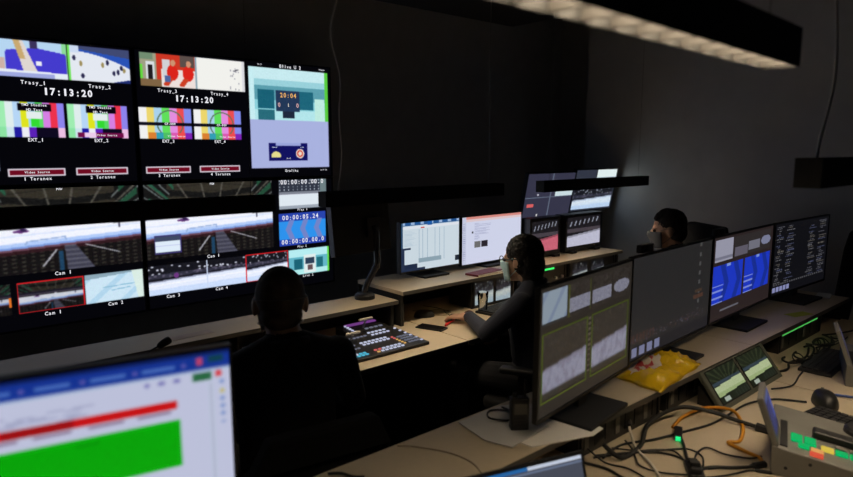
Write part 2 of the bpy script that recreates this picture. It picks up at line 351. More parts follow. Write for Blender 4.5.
def lower(x0, z0, left):
    c = tvc(); ox, oz = x0+.008, z0+TH-.008
    def say(t, X, Z, s, **k): c.say(t, X-ox, oz-Z, s, **k)
    def win(X0, X1, ZT, ZB): return c.sub(X0-ox, X1-ox, oz-ZT, oz-ZB)
    B0 = .31 if left else 1.108
    v, u, t = win(B0, B0+.775, 1.515, 1.088); p_arena(v, u, t)
    if not left:
        v, u, t = win(1.15, 1.30, 1.225, 1.115); v[:] = (.25, .22, .45); v, u, t = win(1.156, 1.294, 1.218, 1.122); v[:] = (.25, .28, .40); put(v, (t > .3) & (t < .95), (.88, .92, .98)); put(v, (t > .55) & (t < .6), (.70, .78, .92))
    say('Cam 1', B0+.38, 1.074, .034); say('PGM' if not left else 'PVW', B0+.39, 1.505, .02, bold=.02)
    if left:
        v, u, t = win(.48, .78, 1.046, .889); p_arena(v, u, t, .85); c.frame(.48-ox, .78-ox, oz-1.046, oz-.889, (.85, .12, .15), .005)
        v, u, t = win(.785, 1.078, 1.048, .890); p_pale(v, u, t)
        v, u, t = win(.16, .455, 1.046, .889); p_arena(v, u, t, .8); put(v, (u > .97) & (t > .45) & (t < .75), (.9, .45, .15))
        v, u, t = win(-.12, .15, 1.046, .889); p_lowice(v, u, t)
        v, u, t = win(-.12, .27, 1.515, 1.10); p_lowice(v, u, t)
        say('Cam 1', .63, .872, .034); say('Cam 2', .93, .874, .034)
    else:
        v, u, t = win(1.10, 1.69, 1.054, .882); p_lowice(v, u, t); put(v, ((u-.27)/.025)**2+((t-.40)/.09)**2 < 1, (.42, .22, .50)); put(v, np.abs(u-.58) < .006, (.8, .85, .95))
        v, u, t = win(1.69, 1.985, 1.054, .882); p_lowice(v, u, t); c.frame(1.69-ox, 1.985-ox, oz-1.056, oz-.882, (.85, .12, .15), .005)
        v, u, t = win(1.99, 2.298, 1.052, .884); v[:] = (.40, .72, .78); put(v, t < .3, (.72, .93, .95)); put(v, t > .8, (.70, .92, .93)); put(v, (u > .36) & (u < .66) & (t > .25) & (t < .95), (.88, .92, .92)); put(v, (u > .40) & (u < .62) & (t > .36) & (t < .62), (.18, .25, .34)); put(v, (u > .45) & (u < .58) & (t > .66) & (t < .85), (.4, .3, .32))
        put(v, (u > .12) & (u < .33) & (t > .38) & (t < .8), (.10, .40, .46)); put(v, (u > .68) & (u < .84) & (t > .38) & (t < .8), (.12, .42, .48)); put(v, u > .96, (.4, .85, .3))
        v, u, t = win(1.935, 2.285, 1.515, 1.325); v[:] = (.20, .22, .26); put(v, t > .44, (.88, .91, .95)); put(v, (t > .40) & (t < .50), (.5, .52, .58)); put(v, (t < .4) & (np.sin(u*70) > .8) & (np.sin(t*60) > .3), (.7, .74, .8)); put(v, t > .88, (.62, .66, .72)); put(v, (u > .86) & (t < .6), (.42, .50, .52))
        v, u, t = win(1.925, 2.275, 1.297, 1.084); v[:] = (.18, .58, .92); put(v, (t < .24) | (t > .80), (.16, .26, .68))
        for x in (.25, .55, .85): put(v, (np.abs(u-x-.28*np.abs(t-.5)+.06) < .055) & (t > .22) & (t < .82), (.45, .52, .78))
        say('00:00:00.00.0', 2.105, 1.498, .046, bold=.015); say('Play 1', 2.10, 1.316, .028); say('00:00:05.24', 2.085, 1.268, .046, bold=.015); say('00:00:00.00.0', 2.10, 1.110, .046, bold=.015); say('Play 2', 2.09, 1.072, .026)
        say('Cam 3', 1.24, .868, .034); say('Cam 4', 1.53, .870, .034); say('Live 2', 2.13, .872, .030)
    return c
UX, LX, UZ, LZ = 1.098, -.148, 1.527, .802
tv('television showing a person in a blue shirt, colour bars and a clock', LX, UZ, upper(LX, UZ, (.487, .785, 1), True))
tv('television showing a score board picture over a pale blue panel', UX, UZ, upper(UX, UZ, (1.13, 1.43, 3), False))
tv('television with a red framed rink view and a pale ice view', LX, LZ, lower(LX, LZ, True))
tv('television with blue chevron tile and time codes beside the rink view', UX, LZ, lower(UX, LZ, False))

# ---------------------------------------------------------------- desks
def slab(x0, x1, y0, y1, ztop, th=.028): return MB().box(x0, x1, y0, y1, ztop-th, ztop)
def desk(label, x0, x1, y0, y1, zt, group=None):
    t = thing('control_desk', label, 'desk', ((x0+x1)/2, (y0+y1)/2, 0), 0, group); hx, hy = (x1-x0)/2-.003, (y1-y0)/2
    MB().box(-hx, hx, -hy, hy, zt-.028, zt).build('worktop', DESK, t, bevel=.002)
    MB().box(-hx, hx, -hy-.002, -hy, zt-.027, zt-.001).build('edge_band', EDGE, t)
    for s in (-1, 1): MB().box(s*(hx-.06)-.02, s*(hx-.06)+.02, -hy+.12, hy-.05, 0, zt-.028).build('side_panel', MATTE, t)
    MB().box(-hx+.08, hx-.08, hy-.08, hy-.06, .1, zt-.028).build('modesty_panel', MATTE, t)
    return t
desk('beige desk under the vision mixer panel, in front of the video wall', -.6, 2.18, 2.17, 3.0, .75)
desk('beige desk with a mouse and keyboard below the pair of white screens', 2.18, 4.3, 2.17, 3.0, .75)
desk('beige desk worktop littered with cables below the row of dark monitors', -.6, 2.745, .36, 1.32, .75)
desk('beige desk worktop holding the far control surface and black keyboard', 2.745, 4.08, .36, 1.32, .75)
def shelf(label, x0, x1, y0, y1, zt, m, zbase=.75, n=3, front=False):
    t = thing('desk_shelf', label, 'shelf', ((x0+x1)/2, (y0+y1)/2, zbase), 0); hx, hy = (x1-x0)/2-.001, (y1-y0)/2; z = zt-zbase
    MB().box(-hx, hx, -hy, hy, z-.022, z).build('board', m, t, bevel=.002)
    MB().box(-hx, hx, -hy-.0015, -hy, z-.021, z-.001).build('edge_band', EDGE, t)
    for k in range(n):
        x = -hx+.02+(2*hx-.04)*k/(n-1); MB().box(x-.01, x+.01, -hy+.03, hy-.01, 0, z-.022).build('upright', MATTE, t)
    MB().box(-hx, hx, hy-.012, hy, 0, z-.022).build('back_panel', MATTE, t)
    return t
shelf('grey raised shelf running along below the video wall', -.6, 2.068, 2.59, 2.83, .90, DESK, n=4)
shelf('raised shelf under the pair of white screens and the two studio monitors', 2.072, 4.22, 2.56, 2.98, .95, DESK, n=2)
shelf('raised shelf carrying the paper sheets and yellow bag', -.6, 2.745, 1.03, 1.315, .88, DESK, n=3)
shelf('raised shelf under the monitors with blue chevrons and text columns', 2.747, 4.07, 1.03, 1.315, .88, DESK, n=2)

# ---------------------------------------------------------------- pendant lamps
def lamp(label, xa, xb, y, zb, rotz=0, on=0, cord='wire', wd=.06, ht=.072, group=None):
    L = xb-xa; t = thing('pendant_lamp', label, 'lamp', ((xa+xb)/2, y, zb), rotz, group or 'black pendant lamps')
    hw = wd/2
    h = MB().box(-L/2, L/2, -hw, -hw+.003, 0, ht).box(-L/2, L/2, hw-.003, hw, 0, ht).box(-L/2, -L/2+.004, -hw+.003, hw-.003, 0, ht).box(L/2-.004, L/2, -hw+.003, hw-.003, 0, ht).box(-L/2+.004, L/2-.004, -hw+.003, hw-.003, .040, .044)
    h.build('housing', LAMPBLK, t)
    em = lit('tube_glow_%g' % on, (1, .80, .55), on) if on else mat('unlit_tube', (.25, .24, .22), .5)
    MB().box(-L/2+.01, L/2-.01, -.022, .022, .036, .0395).build('diffuser', em, t)
    n = max(4, int(L/.068)); sl = MB().box(-.005, .005, -hw+.003, hw-.003, 0, .022).mesh('louvre_slat', mat('louvre_bronze', (.014, .012, .010), .6))
    for k in range(n): inst('louvre_slat', sl, t, (-L/2+L*(k+.5)/n, 0, .001))
    for s in (-1, 1):
        x = s*(L/2-.09); top = ZC-zb
        if cord == 'coil' and s < 0:
            pts = [(x+.02*math.sin(i*.55)*math.exp(-((i-20)/16)**2)+.012*math.sin(i*.2), .012*math.cos(i*.4), ht+(top-ht)*i/50) for i in range(51)]
            MB().tube(pts, .004, 6).build('power_cord', mat('cord_grey', (.75, .75, .76), .5), t, smooth=True)
        else: MB().tube([(x, 0, ht), (x, 0, top)], .0012, 5).build('suspension_wire', STEEL, t)
    return t
lamp('long black pendant lamp hanging before the rink pictures of the video wall', .06, 1.19, 2.30, 1.461, on=0, ht=.065)
lamp('long black pendant lamp with wavy grey cord, beside the video wall', 1.423, 2.543, 2.30, 1.461, on=55, ht=.065, cord='coil')
lamp('black pendant lamp hanging before the tilted twin screens by the wall', 2.884, 4.036, 2.30, 1.461, on=55, ht=.065)
lamp('pendant lamp with warm glowing louvre seen from below', .02, 1.345, .455, 1.858, rotz=math.radians(2.8), on=55)
lamp('dark pendant lamp end with hanging coiled cord, above the text column monitor', 1.68, 2.93, .535, 1.61, on=55, cord='coil')

# ---------------------------------------------------------------- monitors
def monitor(label, xc, yc, zbase, w, h, z0, canvas, rotz=0, strength=1.0, tilt=0, stand=True, base=(.24, .16), group=None, name='desktop_monitor', thick=.03, bez=.010, back=.05):
    t = thing(name, label, 'monitor', (xc, yc, zbase), rotz, group); zc = z0+h/2-zbase
    M = Matrix.Translation((0, 0, zc)) @ Matrix.Rotation(tilt, 4, 'X')
    MB().box(-w/2, w/2, .001, thick, -h/2, h/2, M).build('housing', BLACK, t, bevel=.003)
    b = MB(); e = bez
    for r in ((-w/2, w/2, h/2-e, h/2), (-w/2, w/2, -h/2, -h/2+e*1.5), (-w/2, -w/2+e, -h/2+e*1.5, h/2-e), (w/2-e, w/2, -h/2+e*1.5, h/2-e)): b.box(r[0], r[1], -.004, .003, r[2], r[3], M)
    b.build('bezel', BLACK, t)
    canvas.w, canvas.h = w-2*e, h-2.5*e
    screen(canvas, t, M @ Matrix.Translation((0, 0, .25*e)), strength)
    if stand:
        MB().box(-.03, .03, thick, thick+.02, .02, zc).box(-.05, .05, thick-.001, thick+.02, zc-.05, zc+.05).build('stand_neck', BLACK, t, bevel=.003)
        MB().box(-base[0]/2, base[0]/2, thick+.01-base[1]/2-.02, thick+.01+base[1]/2, 0, .012).build('stand_base', MATTE, t, bevel=.003)
    return t
def cv(nx, ny, col=(.1, .1, .11)): return Canvas(1, 1, nx, ny, col)
def rel(c, u0, u1, t0, t1): return c.sub(u0, u1, t0, t1)
# row of dark monitors facing the camera
def m1():
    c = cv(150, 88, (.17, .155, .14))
    for k, (a, b) in enumerate(((.03, .25), (.27, .50), (.52, .74), (.76, .98))):
        v, u, t = rel(c, a, b, .03, .30)
        if k == 0: v[:] = (.56, .60, .66); put(v, np.sin(u*9+t*6) > .75, (.48, .54, .62)); put(v, t > .92, (.2, .2, .2))
        else:
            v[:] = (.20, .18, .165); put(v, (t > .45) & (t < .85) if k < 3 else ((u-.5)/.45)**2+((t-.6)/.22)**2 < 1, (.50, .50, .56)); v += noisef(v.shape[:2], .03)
        if k == 1: c.frame(a, b, .03, .30, (.30, .32, .12), .009)
    for a in (.03, .52):
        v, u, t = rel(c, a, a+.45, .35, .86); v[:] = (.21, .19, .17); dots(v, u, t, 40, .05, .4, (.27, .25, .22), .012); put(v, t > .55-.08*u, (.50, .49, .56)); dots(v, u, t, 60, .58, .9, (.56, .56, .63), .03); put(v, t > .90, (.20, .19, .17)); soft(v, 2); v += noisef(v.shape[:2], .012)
        c.frame(a, a+.45, .35, .90, (.27, .32, .09), .010); c.rect(a, a+.45, .89, .902, (.32, .38, .10))
    put(c.a, np.zeros(c.a.shape[:2], bool), 0)
    v, u, t = rel(c, .475, .525, .36, .86); put(v, (np.sin(t*70) > .3) & (np.abs(u-.5) < .25), (.36, .33, .28))
    return c
def m2():
    c = cv(150, 88, (.165, .16, .162)); v, u, t = rel(c, 0, 1, 0, 1); v += noisef(v.shape[:2], .006)
    put(v, (np.abs(u-.84) < .012) & (np.sin(t*60) > .2) & (t < .75), (.30, .30, .30)); put(v, (np.abs(u-.84) < .07) & (np.abs(t-.60) < .02), (.30, .22, .17)); put(v, (np.abs(u-.84) < .05) & (np.abs(t-.54) < .012), (.27, .21, .18))
    for k in range(120):
        x, y = random.uniform(.03, .97), .81+random.uniform(-.045, .03)
        put(v, (np.abs(u-x) < .006) & (np.abs(t-y) < .007), random.choice([(.28, .22, .19), (.29, .29, .33), (.26, .24, .29), (.25, .20, .18)]))
    put(v, (u < .3) & (np.abs(t-.79) < .04) & (np.sin(u*170) > .3), (.26, .20, .17))
    put(v, (t > .87), (.12, .12, .14))
    for k in range(4): put(v, (np.abs(u-.06-.085*k) < .03) & (np.abs(t-.93) < .045), (.46, .48, .60))
    return c
def m3():
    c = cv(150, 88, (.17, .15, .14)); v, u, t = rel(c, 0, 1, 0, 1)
    put(v, (u > .03) & (u < .30) & (t > .03) & (t < .30), (.62, .63, .70)); put(v, (u > .03) & (u < .30) & (t > .24) & (t < .27), (.48, .48, .56))
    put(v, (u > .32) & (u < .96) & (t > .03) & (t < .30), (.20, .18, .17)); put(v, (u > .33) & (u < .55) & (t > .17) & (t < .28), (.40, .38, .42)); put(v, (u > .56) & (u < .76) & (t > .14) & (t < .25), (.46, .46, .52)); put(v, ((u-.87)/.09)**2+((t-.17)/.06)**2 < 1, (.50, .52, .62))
    for a in (.02, .51):
        m = (u > a) & (u < a+.46) & (t > .34) & (t < .80); v[m] = (.13, .24, .80)
        for x in (.16, .36): put(v, m & (np.abs(u-a-x+.16*np.abs(t-.57)*2-.05) < .035), (.10, .19, .60))
        put(v, m & (u < a+.16) & (np.sin(t*80) > .3) & (t > .58), (.50, .58, .90)); put(v, m & (u > a+.2) & (u < a+.26) & (t < .38), (.5, .6, .9))
    put(v, (t > .89) & (t < .905) & (u > .15) & (u < .45), (.40, .40, .42))
    return c
def m4():
    c = cv(150, 88, (.075, .075, .085)); v, u, t = rel(c, 0, 1, 0, 1)
    for a, b in ((.03, .17), (.19, .36), (.60, .76), (.80, .97)):
        for k in range(28):
            y = .05+k*.029; x = a+random.uniform(0, .05); e = b-random.uniform(0, .08)
            if random.random() < .8: put(v, (u > x) & (u < e) & (np.abs(t-y) < .006) & (np.sin(u*210+k*3) > -.5), random.choice([(.42, .42, .45), (.36, .36, .40), (.40, .37, .36), (.30, .32, .42)]))
    put(v, (u > .02) & (u < .98) & (np.abs(t-.865) < .012) & (np.sin(u*160) > 0), (.34, .34, .36))
    for k in range(5): put(v, (np.abs(u-.05-.06*k) < .024) & (np.abs(t-.93) < .035), (.55, .58, .75))
    return c
BP = [((1.222, .972), (1.797, 1.050)), ((1.806, 1.063), (2.466, 1.100)), ((2.474, 1.104), (3.162, 1.130)), ((3.170, 1.130), (3.86, 1.105))]
BL = ['wide dark monitor with two green framed rink views, standing beside paper sheets', 'dark grey mostly empty monitor standing behind the yellow bag', 'monitor with two bright blue chevron panels', 'black monitor filled with columns of small white text']
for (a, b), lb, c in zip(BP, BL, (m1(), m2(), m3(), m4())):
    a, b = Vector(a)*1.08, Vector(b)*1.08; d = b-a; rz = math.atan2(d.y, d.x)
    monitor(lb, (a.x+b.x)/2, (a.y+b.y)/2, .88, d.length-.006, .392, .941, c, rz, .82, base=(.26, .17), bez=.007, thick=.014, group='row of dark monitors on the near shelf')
# near monitor with the spread sheet
def near():
    c = cv(170, 100, (.80, .83, .93)); v, u, t = rel(c, 0, 1, 0, 1)
    put(v, t < .092, (.09, .22, .60)); put(v, t < .022, (.04, .10, .34)); put(v, (t > .092) & (t < .10), (.55, .62, .82))
    for x in (.05, .2, .36, .50, .63, .76): put(v, (u > x) & (u < x+.085) & (np.abs(t-.056) < .010), (.30, .44, .78)); put(v, (np.abs(u-x-.11) < .006) & (np.abs(t-.056) < .010), (.42, .38, .72))
    put(v, (u > .905) & (u < .925) & (np.abs(t-.050) < .018), (.80, .28, .45)); put(v, (u > .94) & (u < .985) & (np.abs(t-.045) < .018), (.06, .26, .30))
    put(v, (u > .895) & (u < .945) & (t > .110) & (t < .146), (.16, .42, .26)); put(v, ((u-.968)/.011)**2+((t-.126)/.018)**2 < 1, (.90, .25, .28))
    for x in (.77, .81, .85): put(v, (np.abs(u-x) < .008) & (np.abs(t-.128) < .012), (.50, .50, .76))
    for k in range(6): put(v, (np.abs(u-.975) < .007) & (np.abs(t-.175-.042*k) < .010), (.52, .60, .85) if k != 1 else (.80, .74, .42))
    put(v, (t > .205) & (t < .210), (.72, .75, .86)); put(v, (np.abs(u-.945) < .002) & (t > .17), (.72, .75, .86))
    for k in range(40):
        x, y = random.uniform(.3, .62), random.uniform(.17, .23); put(v, (np.abs(u-x) < .02) & (np.abs(t-y) < .003), (.70, .72, .84))
    put(v, (t > .225) & (t < .272) & (u < .845), (.84, .06, .08)); put(v, (t > .225) & (t < .272) & (u > .42) & (u < .58), (.66, .04, .06)); put(v, (t > .280) & (t < .289) & (u > .05) & (u < .845) & (np.sin(u*50) > -.6), (.50, .40, .52))
    put(v, (np.abs(u-.36) < .012) & (np.abs(t-.298) < .016), (.80, .10, .85))
    put(v, (t > .325) & (u > .385) & (u < .852) & (t < .57), (.02, .70, .03)); put(v, (t > .36) & (t < .37) & (u > .58) & (u < .64), (.02, .60, .03))
    for k in range(14): put(v, (np.abs(t-.30-.05*k) < .0018) & ((u < .385) | (u > .852) | (t > .57)) & (u < .945), (.74, .77, .88))
    soft(v, 1); return c
monitor('bright monitor with a red bar and green block in a spreadsheet', .155, 1.097, .88, .60, .362, .998, near(), math.atan2(-.193, .981), .82, bez=.0055, thick=.02)
# pair of white screens
def d1():
    c = cv(200, 120, (.80, .86, .90)); v, u, t = rel(c, 0, 1, 0, 1)
    put(v, t < .07, (.14, .34, .58)); put(v, (t < .05) & (np.sin(u*40) > .4), (.60, .72, .85)); put(v, (u > .44) & (u < .52) & (t < .12), (.10, .35, .66)); put(v, (t > .085) & (t < .13), (.88, .90, .92)); put(v, (np.abs(u-.36) < .03) & (np.abs(t-.12) < .014), (.80, .25, .2))
    for x in (.30, .36, .44, .57, .65, .73): put(v, (np.abs(u-x) < .006) & (t > .15) & (t < .84), (.62, .72, .78))
    put(v, (u > .29) & (u < .68) & (t > .76) & (t < .85), (.55, .64, .70)); put(v, u < .035, (.18, .30, .42)); put(v, (u < .27) & (t > .86), (.10, .16, .26)); put(v, (u < .16) & (t > .52) & (t < .56), (.15, .2, .3)); put(v, (u < .06) & (t > .52), (.14, .2, .3)); put(v, (t > .95) & (u < .4), (.12, .18, .28)); put(v, (u > .93) & (t > .80) & (t < .92), (.12, .16, .22))
    for k in range(26): put(v, (u > .06) & (u < .06+random.uniform(.08, .2)) & (np.abs(t-.18-.012*k) < .003), (.74, .80, .85))
    return c
def d2():
    c = cv(160, 96, (.82, .84, .93)); v, u, t = rel(c, 0, 1, 0, 1)
    put(v, t < .05, (.86, .56, .52)); put(v, (t > .05) & (t < .10), (.88, .78, .80)); put(v, u < .07, (.78, .81, .90)); put(v, (np.abs(u-.17) < .012) & (np.abs(t-.33) < .02), (.1, .1, .14)); put(v, (u > .20) & (u < .30) & (t > .53) & (t < .67), (.42, .42, .42)); put(v, (u > .31) & (u < .42) & (t > .53) & (t < .67), (.16, .15, .17))
    for k in range(14): put(v, (u > .20) & (u < .22+random.uniform(.04, .25)) & (np.abs(t-.15-.026*k) < .005), (.66, .68, .80))
    for k in range(20): put(v, (u > .02) & (u < .055) & (np.abs(t-.14-.04*k) < .007), (.62, .65, .78))
    return c
monitor('white screen with blue toolbar, one of a pair beside the drinking glass', 2.487, 2.80, .95, .482, .305, .985, d1(), 0, .95, base=(.2, .16), bez=.007, group='pair of white screens')
monitor('white screen with pink top bar, beside the red studio monitor', 3.03, 2.80, .95, .578, .318, .970, d2(), 0, .95, base=(.22, .16), bez=.006, group='pair of white screens')
# tilted twin screens
def w1():
    c = cv(90, 54, (.19, .20, .26)); v, u, t = rel(c, 0, 1, 0, 1); put(v, np.abs(u-.52) < .008, (.36, .40, .46)); put(v, np.abs(t-.55) < .010, (.36, .40, .46))
    put(v, (u > .62) & (t > .42) & (t < .535), (.75, .82, .84)); put(v, (u > .07) & (u < .2) & (np.abs(t-.72) < .035), (.80, .35, .35)); put(v, (np.abs(u-.26) < .02) & (np.abs(t-.48) < .02), (.7, .7, .75)); put(v, (np.abs(u-.3) < .012) & (np.abs(t-.95) < .03), (.8, .8, .8)); return c
def w2():
    c = cv(90, 54, (.18, .19, .25)); v, u, t = rel(c, 0, 1, 0, 1); put(v, (u > .5) & (t < .45), (.84, .89, .90)); put(v, (u > .5) & (t < .45) & (np.abs(t-.2) < .02), (.7, .76, .8)); put(v, np.abs(u-.5) < .006, (.1, .1, .12))
    v, u, t = rel(c, .02, .98, .46, .97); p_lowice(v, u, t); v[:] *= np.array([.86, .90, .90]); return c
for k, (x0, lb, c) in enumerate(((3.535, 'tilted screen with slate grey quarters, one of the raised twin screens', w1()), (4.118, 'tilted screen with rink view, raised beside the grey wall', w2()))):
    t = monitor(lb, x0+.29, 2.96, 0, .578, .348, 1.192+.016*k, c, 0, 1.1, tilt=math.radians(11), stand=False, bez=.006, name='raised_screen', group='raised twin screens')
    MB().box(-.06, .06, .03, .05, 1.30, 1.44).box(-.02, .02, .05, .16, 1.35, 1.39).build('tilt_bracket', DARKMET, t)
    MB().tube([(0, .18, .012), (0, .18, 1.46)], .02, 12).build('pole', DARKMET, t)
    MB().lathe([(.16, 0), (.16, .01), (.03, .014)], 24, (0, .18, 0)).build('pole_base', DARKMET, t)
# studio monitors on the shelf
def sm(col):
    c = cv(60, 48, (.12, .11, .13)); v, u, t = rel(c, 0, 1, 0, 1); 
    for k in range(7): put(v, seg(u, t, (.10+.13*k, .30-.015*k), (.14+.13*k, .16-.015*k), .014), (.62, .64, .70))
    put(v, (t > .40) & (t < .52), (.30, .27, .30)); ice = t > .64-.14*u
    v[ice] = col; put(v, ice & (t < .70-.14*u), tuple(x*.75 for x in col)); v += noisef(v.shape[:2], .02); return c
def studio(label, x0, x1, y, c):
    w = x1-x0; t = monitor(label, (x0+x1)/2, y, .95, w, .27, .966, c, 0, .8, stand=False, bez=.022, name='studio_monitor', thick=.09, group='studio monitors on the shelf')
    for s in (-1, 1): MB().box(s*w*.32-.03, s*w*.32+.03, -.03, .11, 0, .018).build('foot', BLACK, t, bevel=.003)
    MB().box(-w/2+.03, w/2-.03, .09, .13, .05, .25).build('rear_cover', BLACK, t, bevel=.01)
studio('studio monitor with reddish pink picture, behind the masked person in navy', 3.335, 3.675, 2.74, sm((.85, .42, .50)))
studio('studio monitor with pale rink picture, at the end of the shelf', 3.735, 4.20, 2.74, sm((.80, .80, .88)))
# dark monitor on a desk arm
t = thing('arm_monitor', 'switched off black monitor on a curved desk arm beside the video wall', 'monitor', (1.955, 2.745, .90))
MB().lathe([(.055, 0), (.055, .02), (.045, .03), (.03, .035)], 20).build('arm_base', BLACK, t, smooth=False)
GL = mat('glossy_black', (.02, .02, .024), .25)
MB().tube(smooth_path([(0, 0, .03), (.008, -.005, .07), (.035, -.02, .13), (.062, -.03, .18)], 5), .017, 10).build('lower_arm', GL, t, smooth=True)
MB().tube([(.062, -.03, .165), (.066, -.03, .20), (.055, -.035, .37), (.05, -.03, .40)], .018, 10).build('upper_arm', GL, t, smooth=True)
M = Matrix.Translation((-.005, .02, .385)) @ Matrix.Rotation(math.radians(7), 4, 'Z') @ Matrix.Rotation(math.radians(-6), 4, 'X')
MB().box(-.20, .215, -.004, .022, -.135, .135, M).build('panel', LAMPBLK, t, bevel=.004)
MB().box(-.205, -.20, -.010, .024, -.135, .135, M).build('side_trim', mat('painted_edge_light', (.16, .16, .18), .4, .8), t)  # paler metal colour stands in for blue light caught along the panel edge
MB().box(.03, .13, -.02, -.004, -.05, .05, M).build('mount_plate', DARKMET, t)

# ---------------------------------------------------------------- rack units under the shelves
def rack(label, x0, x1, y, z0, z1, dep=.2, pics=(), leds=(), slots=0, knobs=()):
    w, h = x1-x0, z1-z0; t = thing('rack_unit', label, 'rack unit', ((x0+x1)/2, y, z0), 0, 'rack units under the desk shelves')
    MB().box(-w/2, w/2, 0, dep, 0, h).build('case', BLACK, t, bevel=.002)
    for s in (-1, 1): MB().box(s*(w/2-.012)-.006, s*(w/2-.012)+.006, -.006, 0, .008, h-.008).build('rack_ear', DARKMET, t)
    for k, (a, b) in enumerate(pics):
        c = cv(24, 16, (.10, .10, .10)); v, u, tt = rel(c, 0, 1, 0, 1); p_lowice(v, u, tt); v[:] *= np.array([.80, .82, .76]); c.w, c.h = b-a, h*.78
        screen(c, t, Matrix.Translation(((a+b)/2-(x0+x1)/2, -.002, h*.5)), .8, 'preview_screen')
    for k, (x, z, col) in enumerate(leds): MB().box(x-(x0+x1)/2-.03, x-(x0+x1)/2+.03, -.003, 0, z-z0-.006, z-z0+.006).build('led_display', lit('led_%s' % (col,), col, 1.2), t)
    for x in knobs: MB().lathe([(.011, 0), (.010, .012), (.004, .013)], 12, (x-(x0+x1)/2, 0, h*.5), Matrix.Rotation(PI/2, 4, 'X')).build('knob', STEEL, t)
    for k in range(slots):
        x = -w/2+.04+(w-.08)*k/max(1, slots-1); MB().box(x-.012, x+.012, -.003, 0, h*.2, h*.8).build('port', GREYP if k % 3 == 0 else DARKMET, t)
    return t
rack('rack unit with two lit preview screens beside the drinking glass', 2.64, 3.02, 2.60, .751, .925, pics=((2.665, 2.825), (2.85, 2.985)))
rack('rack unit with green number display behind the masked person in navy', 3.06, 3.57, 2.60, .751, .925, leds=((3.34, .905, (.05, .9, .15)), (3.402, .905, (.05, .9, .15))), knobs=(3.45, 3.52))
rack('rack unit with two small picture screens below the pale studio monitor', 3.60, 4.175, 2.60, .751, .925, pics=((3.645, 3.82), (3.865, 4.03)), knobs=(4.1,))
rack('black patch unit with ports behind the tangled cables', 1.56, 2.05, 1.07, .751, .855, .15, slots=8)
rack('black patch unit below the yellow bag', 2.10, 2.55, 1.07, .751, .855, .15, slots=7)
rack('slim rack unit with green glowing strip under the shelf end', 3.12, 3.68, 1.055, .751, .855, .15, leds=tuple((3.17+.061*k, .838, (.05, .32, .06)) for k in range(8)), slots=6)

# ---------------------------------------------------------------- office chairs
def chair_proto(label, loc, rz, high=False):
    t = thing('office_chair', label, 'chair', loc, rz, 'black office chairs')
    MB().prism([(-.23, -.22), (.23, -.22), (.25, .15), (.2, .24), (-.2, .24), (-.25, .15)], .40, .465).build('seat', CHAIRM, t, bevel=.02, seg=3)
    b = MB(); top = 1.23 if high else .90
    rows = [(.50, .19, -.235), (.62, .23, -.25), (.78, .235, -.27), (top-.1, .22, -.30), (top, .17, -.315)]
    for i in range(len(rows)-1):
        (z0, w0, y0), (z1, w1, y1) = rows[i], rows[i+1]
        b.add([(-w0, y0+.03, z0), (w0, y0+.03, z0), (w0, y0-.03, z0), (-w0, y0-.03, z0), (-w1, y1+.03, z1), (w1, y1+.03, z1), (w1, y1-.03, z1), (-w1, y1-.03, z1)], [(0,1,5,4), (2,3,7,6), (1,2,6,5), (3,0,4,7)]+([(3,2,1,0)] if i == 0 else [])+([(4,5,6,7)] if i == len(rows)-2 else []))
    b.build('backrest', CHAIRM, t, bevel=.012)
    MB().box(-.03, .03, -.30, -.26, .38, .6).build('back_support', BLACK, t)
    for s in (-1, 1):
        a = MB().box(s*.29-.03, s*.29+.03, -.14, .12, .64, .67).build('armrest', BLACK, t, bevel=.01)
        MB().box(s*.29-.012, s*.29+.012, -.03, .03, .42, .64).box(min(s*.22, s*.302), max(s*.22, s*.302), -.03, .03, .40, .425).build('arm_post', BLACK, a)
    MB().tube([(0, 0, .09), (0, 0, .40)], .028, 12).build('gas_column', DARKMET, t)
    leg = MB().add([(.02, -.03, .08), (.02, .03, .08), (.02, .03, .12), (.02, -.03, .12), (.30, -.018, .06), (.30, .018, .06), (.30, .018, .085), (.30, -.018, .085)], [(0,1,2,3), (7,6,5,4), (0,4,5,1), (1,5,6,2), (2,6,7,3), (3,7,4,0)]).mesh('leg', BLACK)
    wheel = MB().lathe([(.012, -.022), (.03, -.02), (.03, .02), (.012, .022)], 12, (.29, 0, .0301), Matrix.Rotation(PI/2, 4, 'X')).tube([(.29, 0, .03), (.29, 0, .07)], .008, 6).mesh('caster', BLACK)
    for k in range(5):
        l = inst('leg', leg, t, (0, 0, 0), (0, 0, 2*PI*k/5+.3)); inst('caster', wheel, l)
    return t
chair_proto('black office chair of the person seen from behind before the video wall', (.97, 1.825, 0), math.radians(-8))
chair_proto('black office chair of the masked person in navy', (2.505, 1.975, 0), math.radians(25))
chair_proto('black high-backed office chair of the person by the grey wall', (3.735, 1.99, 0), math.radians(60), True)
chair_proto('empty black office chair standing beyond the end of the desk', (4.40, 1.42, 0), math.radians(8), True)

